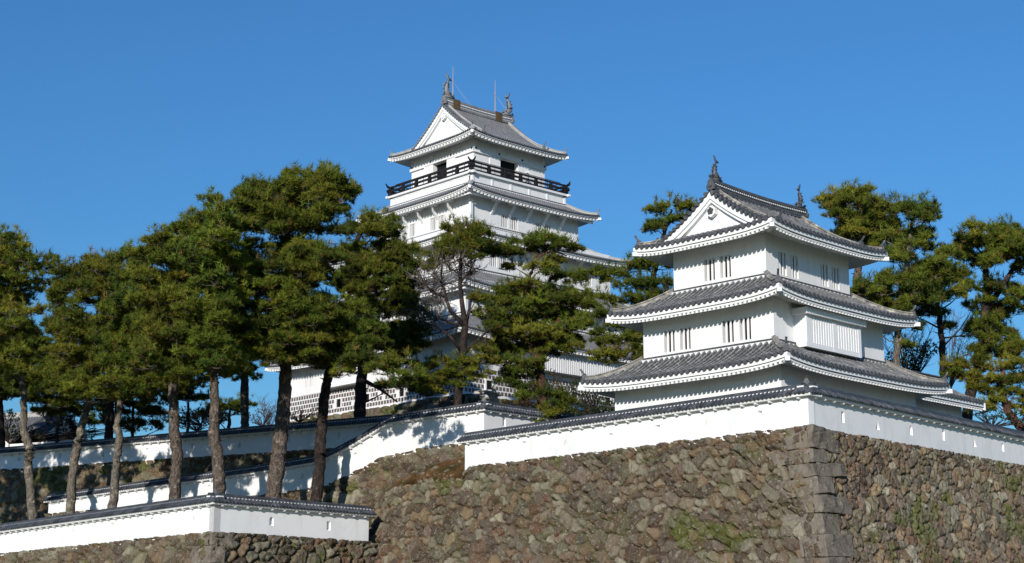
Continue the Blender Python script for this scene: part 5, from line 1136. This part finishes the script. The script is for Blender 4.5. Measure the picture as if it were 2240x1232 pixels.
for k in ('L', 'BL'):
    s_ = Side(HF, -0.6, 7.6, 2.5, 2.5, k); z_ = lambda x, d: zr-d*0.72; slope_sheet(rm_, s_, lambda d: 4.1, z_, 0, 3.2); tile_rows(rwm, cpm, s_, lambda d: 4.1, z_, 3.2, 0.32, 0.09, pan=rm_)
ro = rm_.build('roof', M['new_pan'], hs); rwm.build('tile_rows', M['new_tile'], ro); cpm.build('eave_tile_ends', M['dark_tile'], ro)
rr_ = MB(); ridge_path(rr_, [HF.w(-.6, 2.5, zr), HF.w(7.6, 2.5, zr)], 0.4, 0.45); rr_.build('main_ridge', M['new_mortar'], ro)
for a_ in (-0.65, 7.65):
    vb_ = MB()
    for sgn in (-1, 1): vb_.bar(HF.w(a_, 2.5, zr-0.05), HF.w(a_, 2.5+sgn*3.2, zr-0.05-3.2*.72), 0.12, 0.3)
    vb_.build('bargeboard', M['white_paint'], ro)
# pale weathered sculpture before the keep
sp_ = at(1078, 873, 124); st = empty('stone_sculpture', 'pale rugged stone sculpture with one pointed wing, in front of the keep corner', 'sculpture', sp_)
bm = bmesh.new(); bmesh.ops.create_icosphere(bm, subdivisions=4, radius=1.0)
for v in bm.verts:
    d = v.co.copy(); x, y, z = d; r = 0.42*(1+0.25*math.sin(5*x+1)+0.2*math.sin(7*z+2*x)+0.12*math.sin(11*y+3*z))
    p = Vector((x*r*1.5, y*r*1.1, 0.35+z*r*1.25))
    if z > 0.3: p.x *= (1.1-0.6*z); p.y *= (1.1-0.6*z)
    if x < -0.45: p.x -= (-x-.45)*1.5; p.z = p.z*0.45+0.36
    if z < -0.5: p.z = max(p.z, -0.15)
    v.co = p
me = bpy.data.meshes.new('body'); bm.to_mesh(me); bm.free(); link('body', me, M['pale_stone'], st)
pl = MB(); pl.bar(sp_+Vector((0, 0, -2.6)), sp_+Vector((0, 0, -0.05)), 1.1, 0.9, Vector((0, 1, 0))); pl.build('plinth', M['pale_stone'], st)
# viewing telescope on the balcony
tp_ = KF.w(k5-0.95, k5+6.2, zb1); te = empty('viewing_telescope', 'white viewing telescope on a post by the open right-hand balcony door', 'telescope', tp_)
t_ = MB(); t_.tube([tp_, tp_+Vector((0, 0, 1.25))], [.09, .09], 8); t_.build('post', M['white_paint'], te)
t_ = MB(); q = tp_+Vector((0, 0, 1.42)); dq = (KF.l*-.9+Vector((-.3, 0, 0))).normalized(); t_.tube([q-dq*0.45, q-dq*.1, q+dq*.15, q+dq*0.5], [.10, .15, .15, .12], 10); t_.build('scope', M['white_paint'], te)

for o in bpy.data.objects:
    if o.type == 'EMPTY': o.empty_display_type = 'PLAIN_AXES'
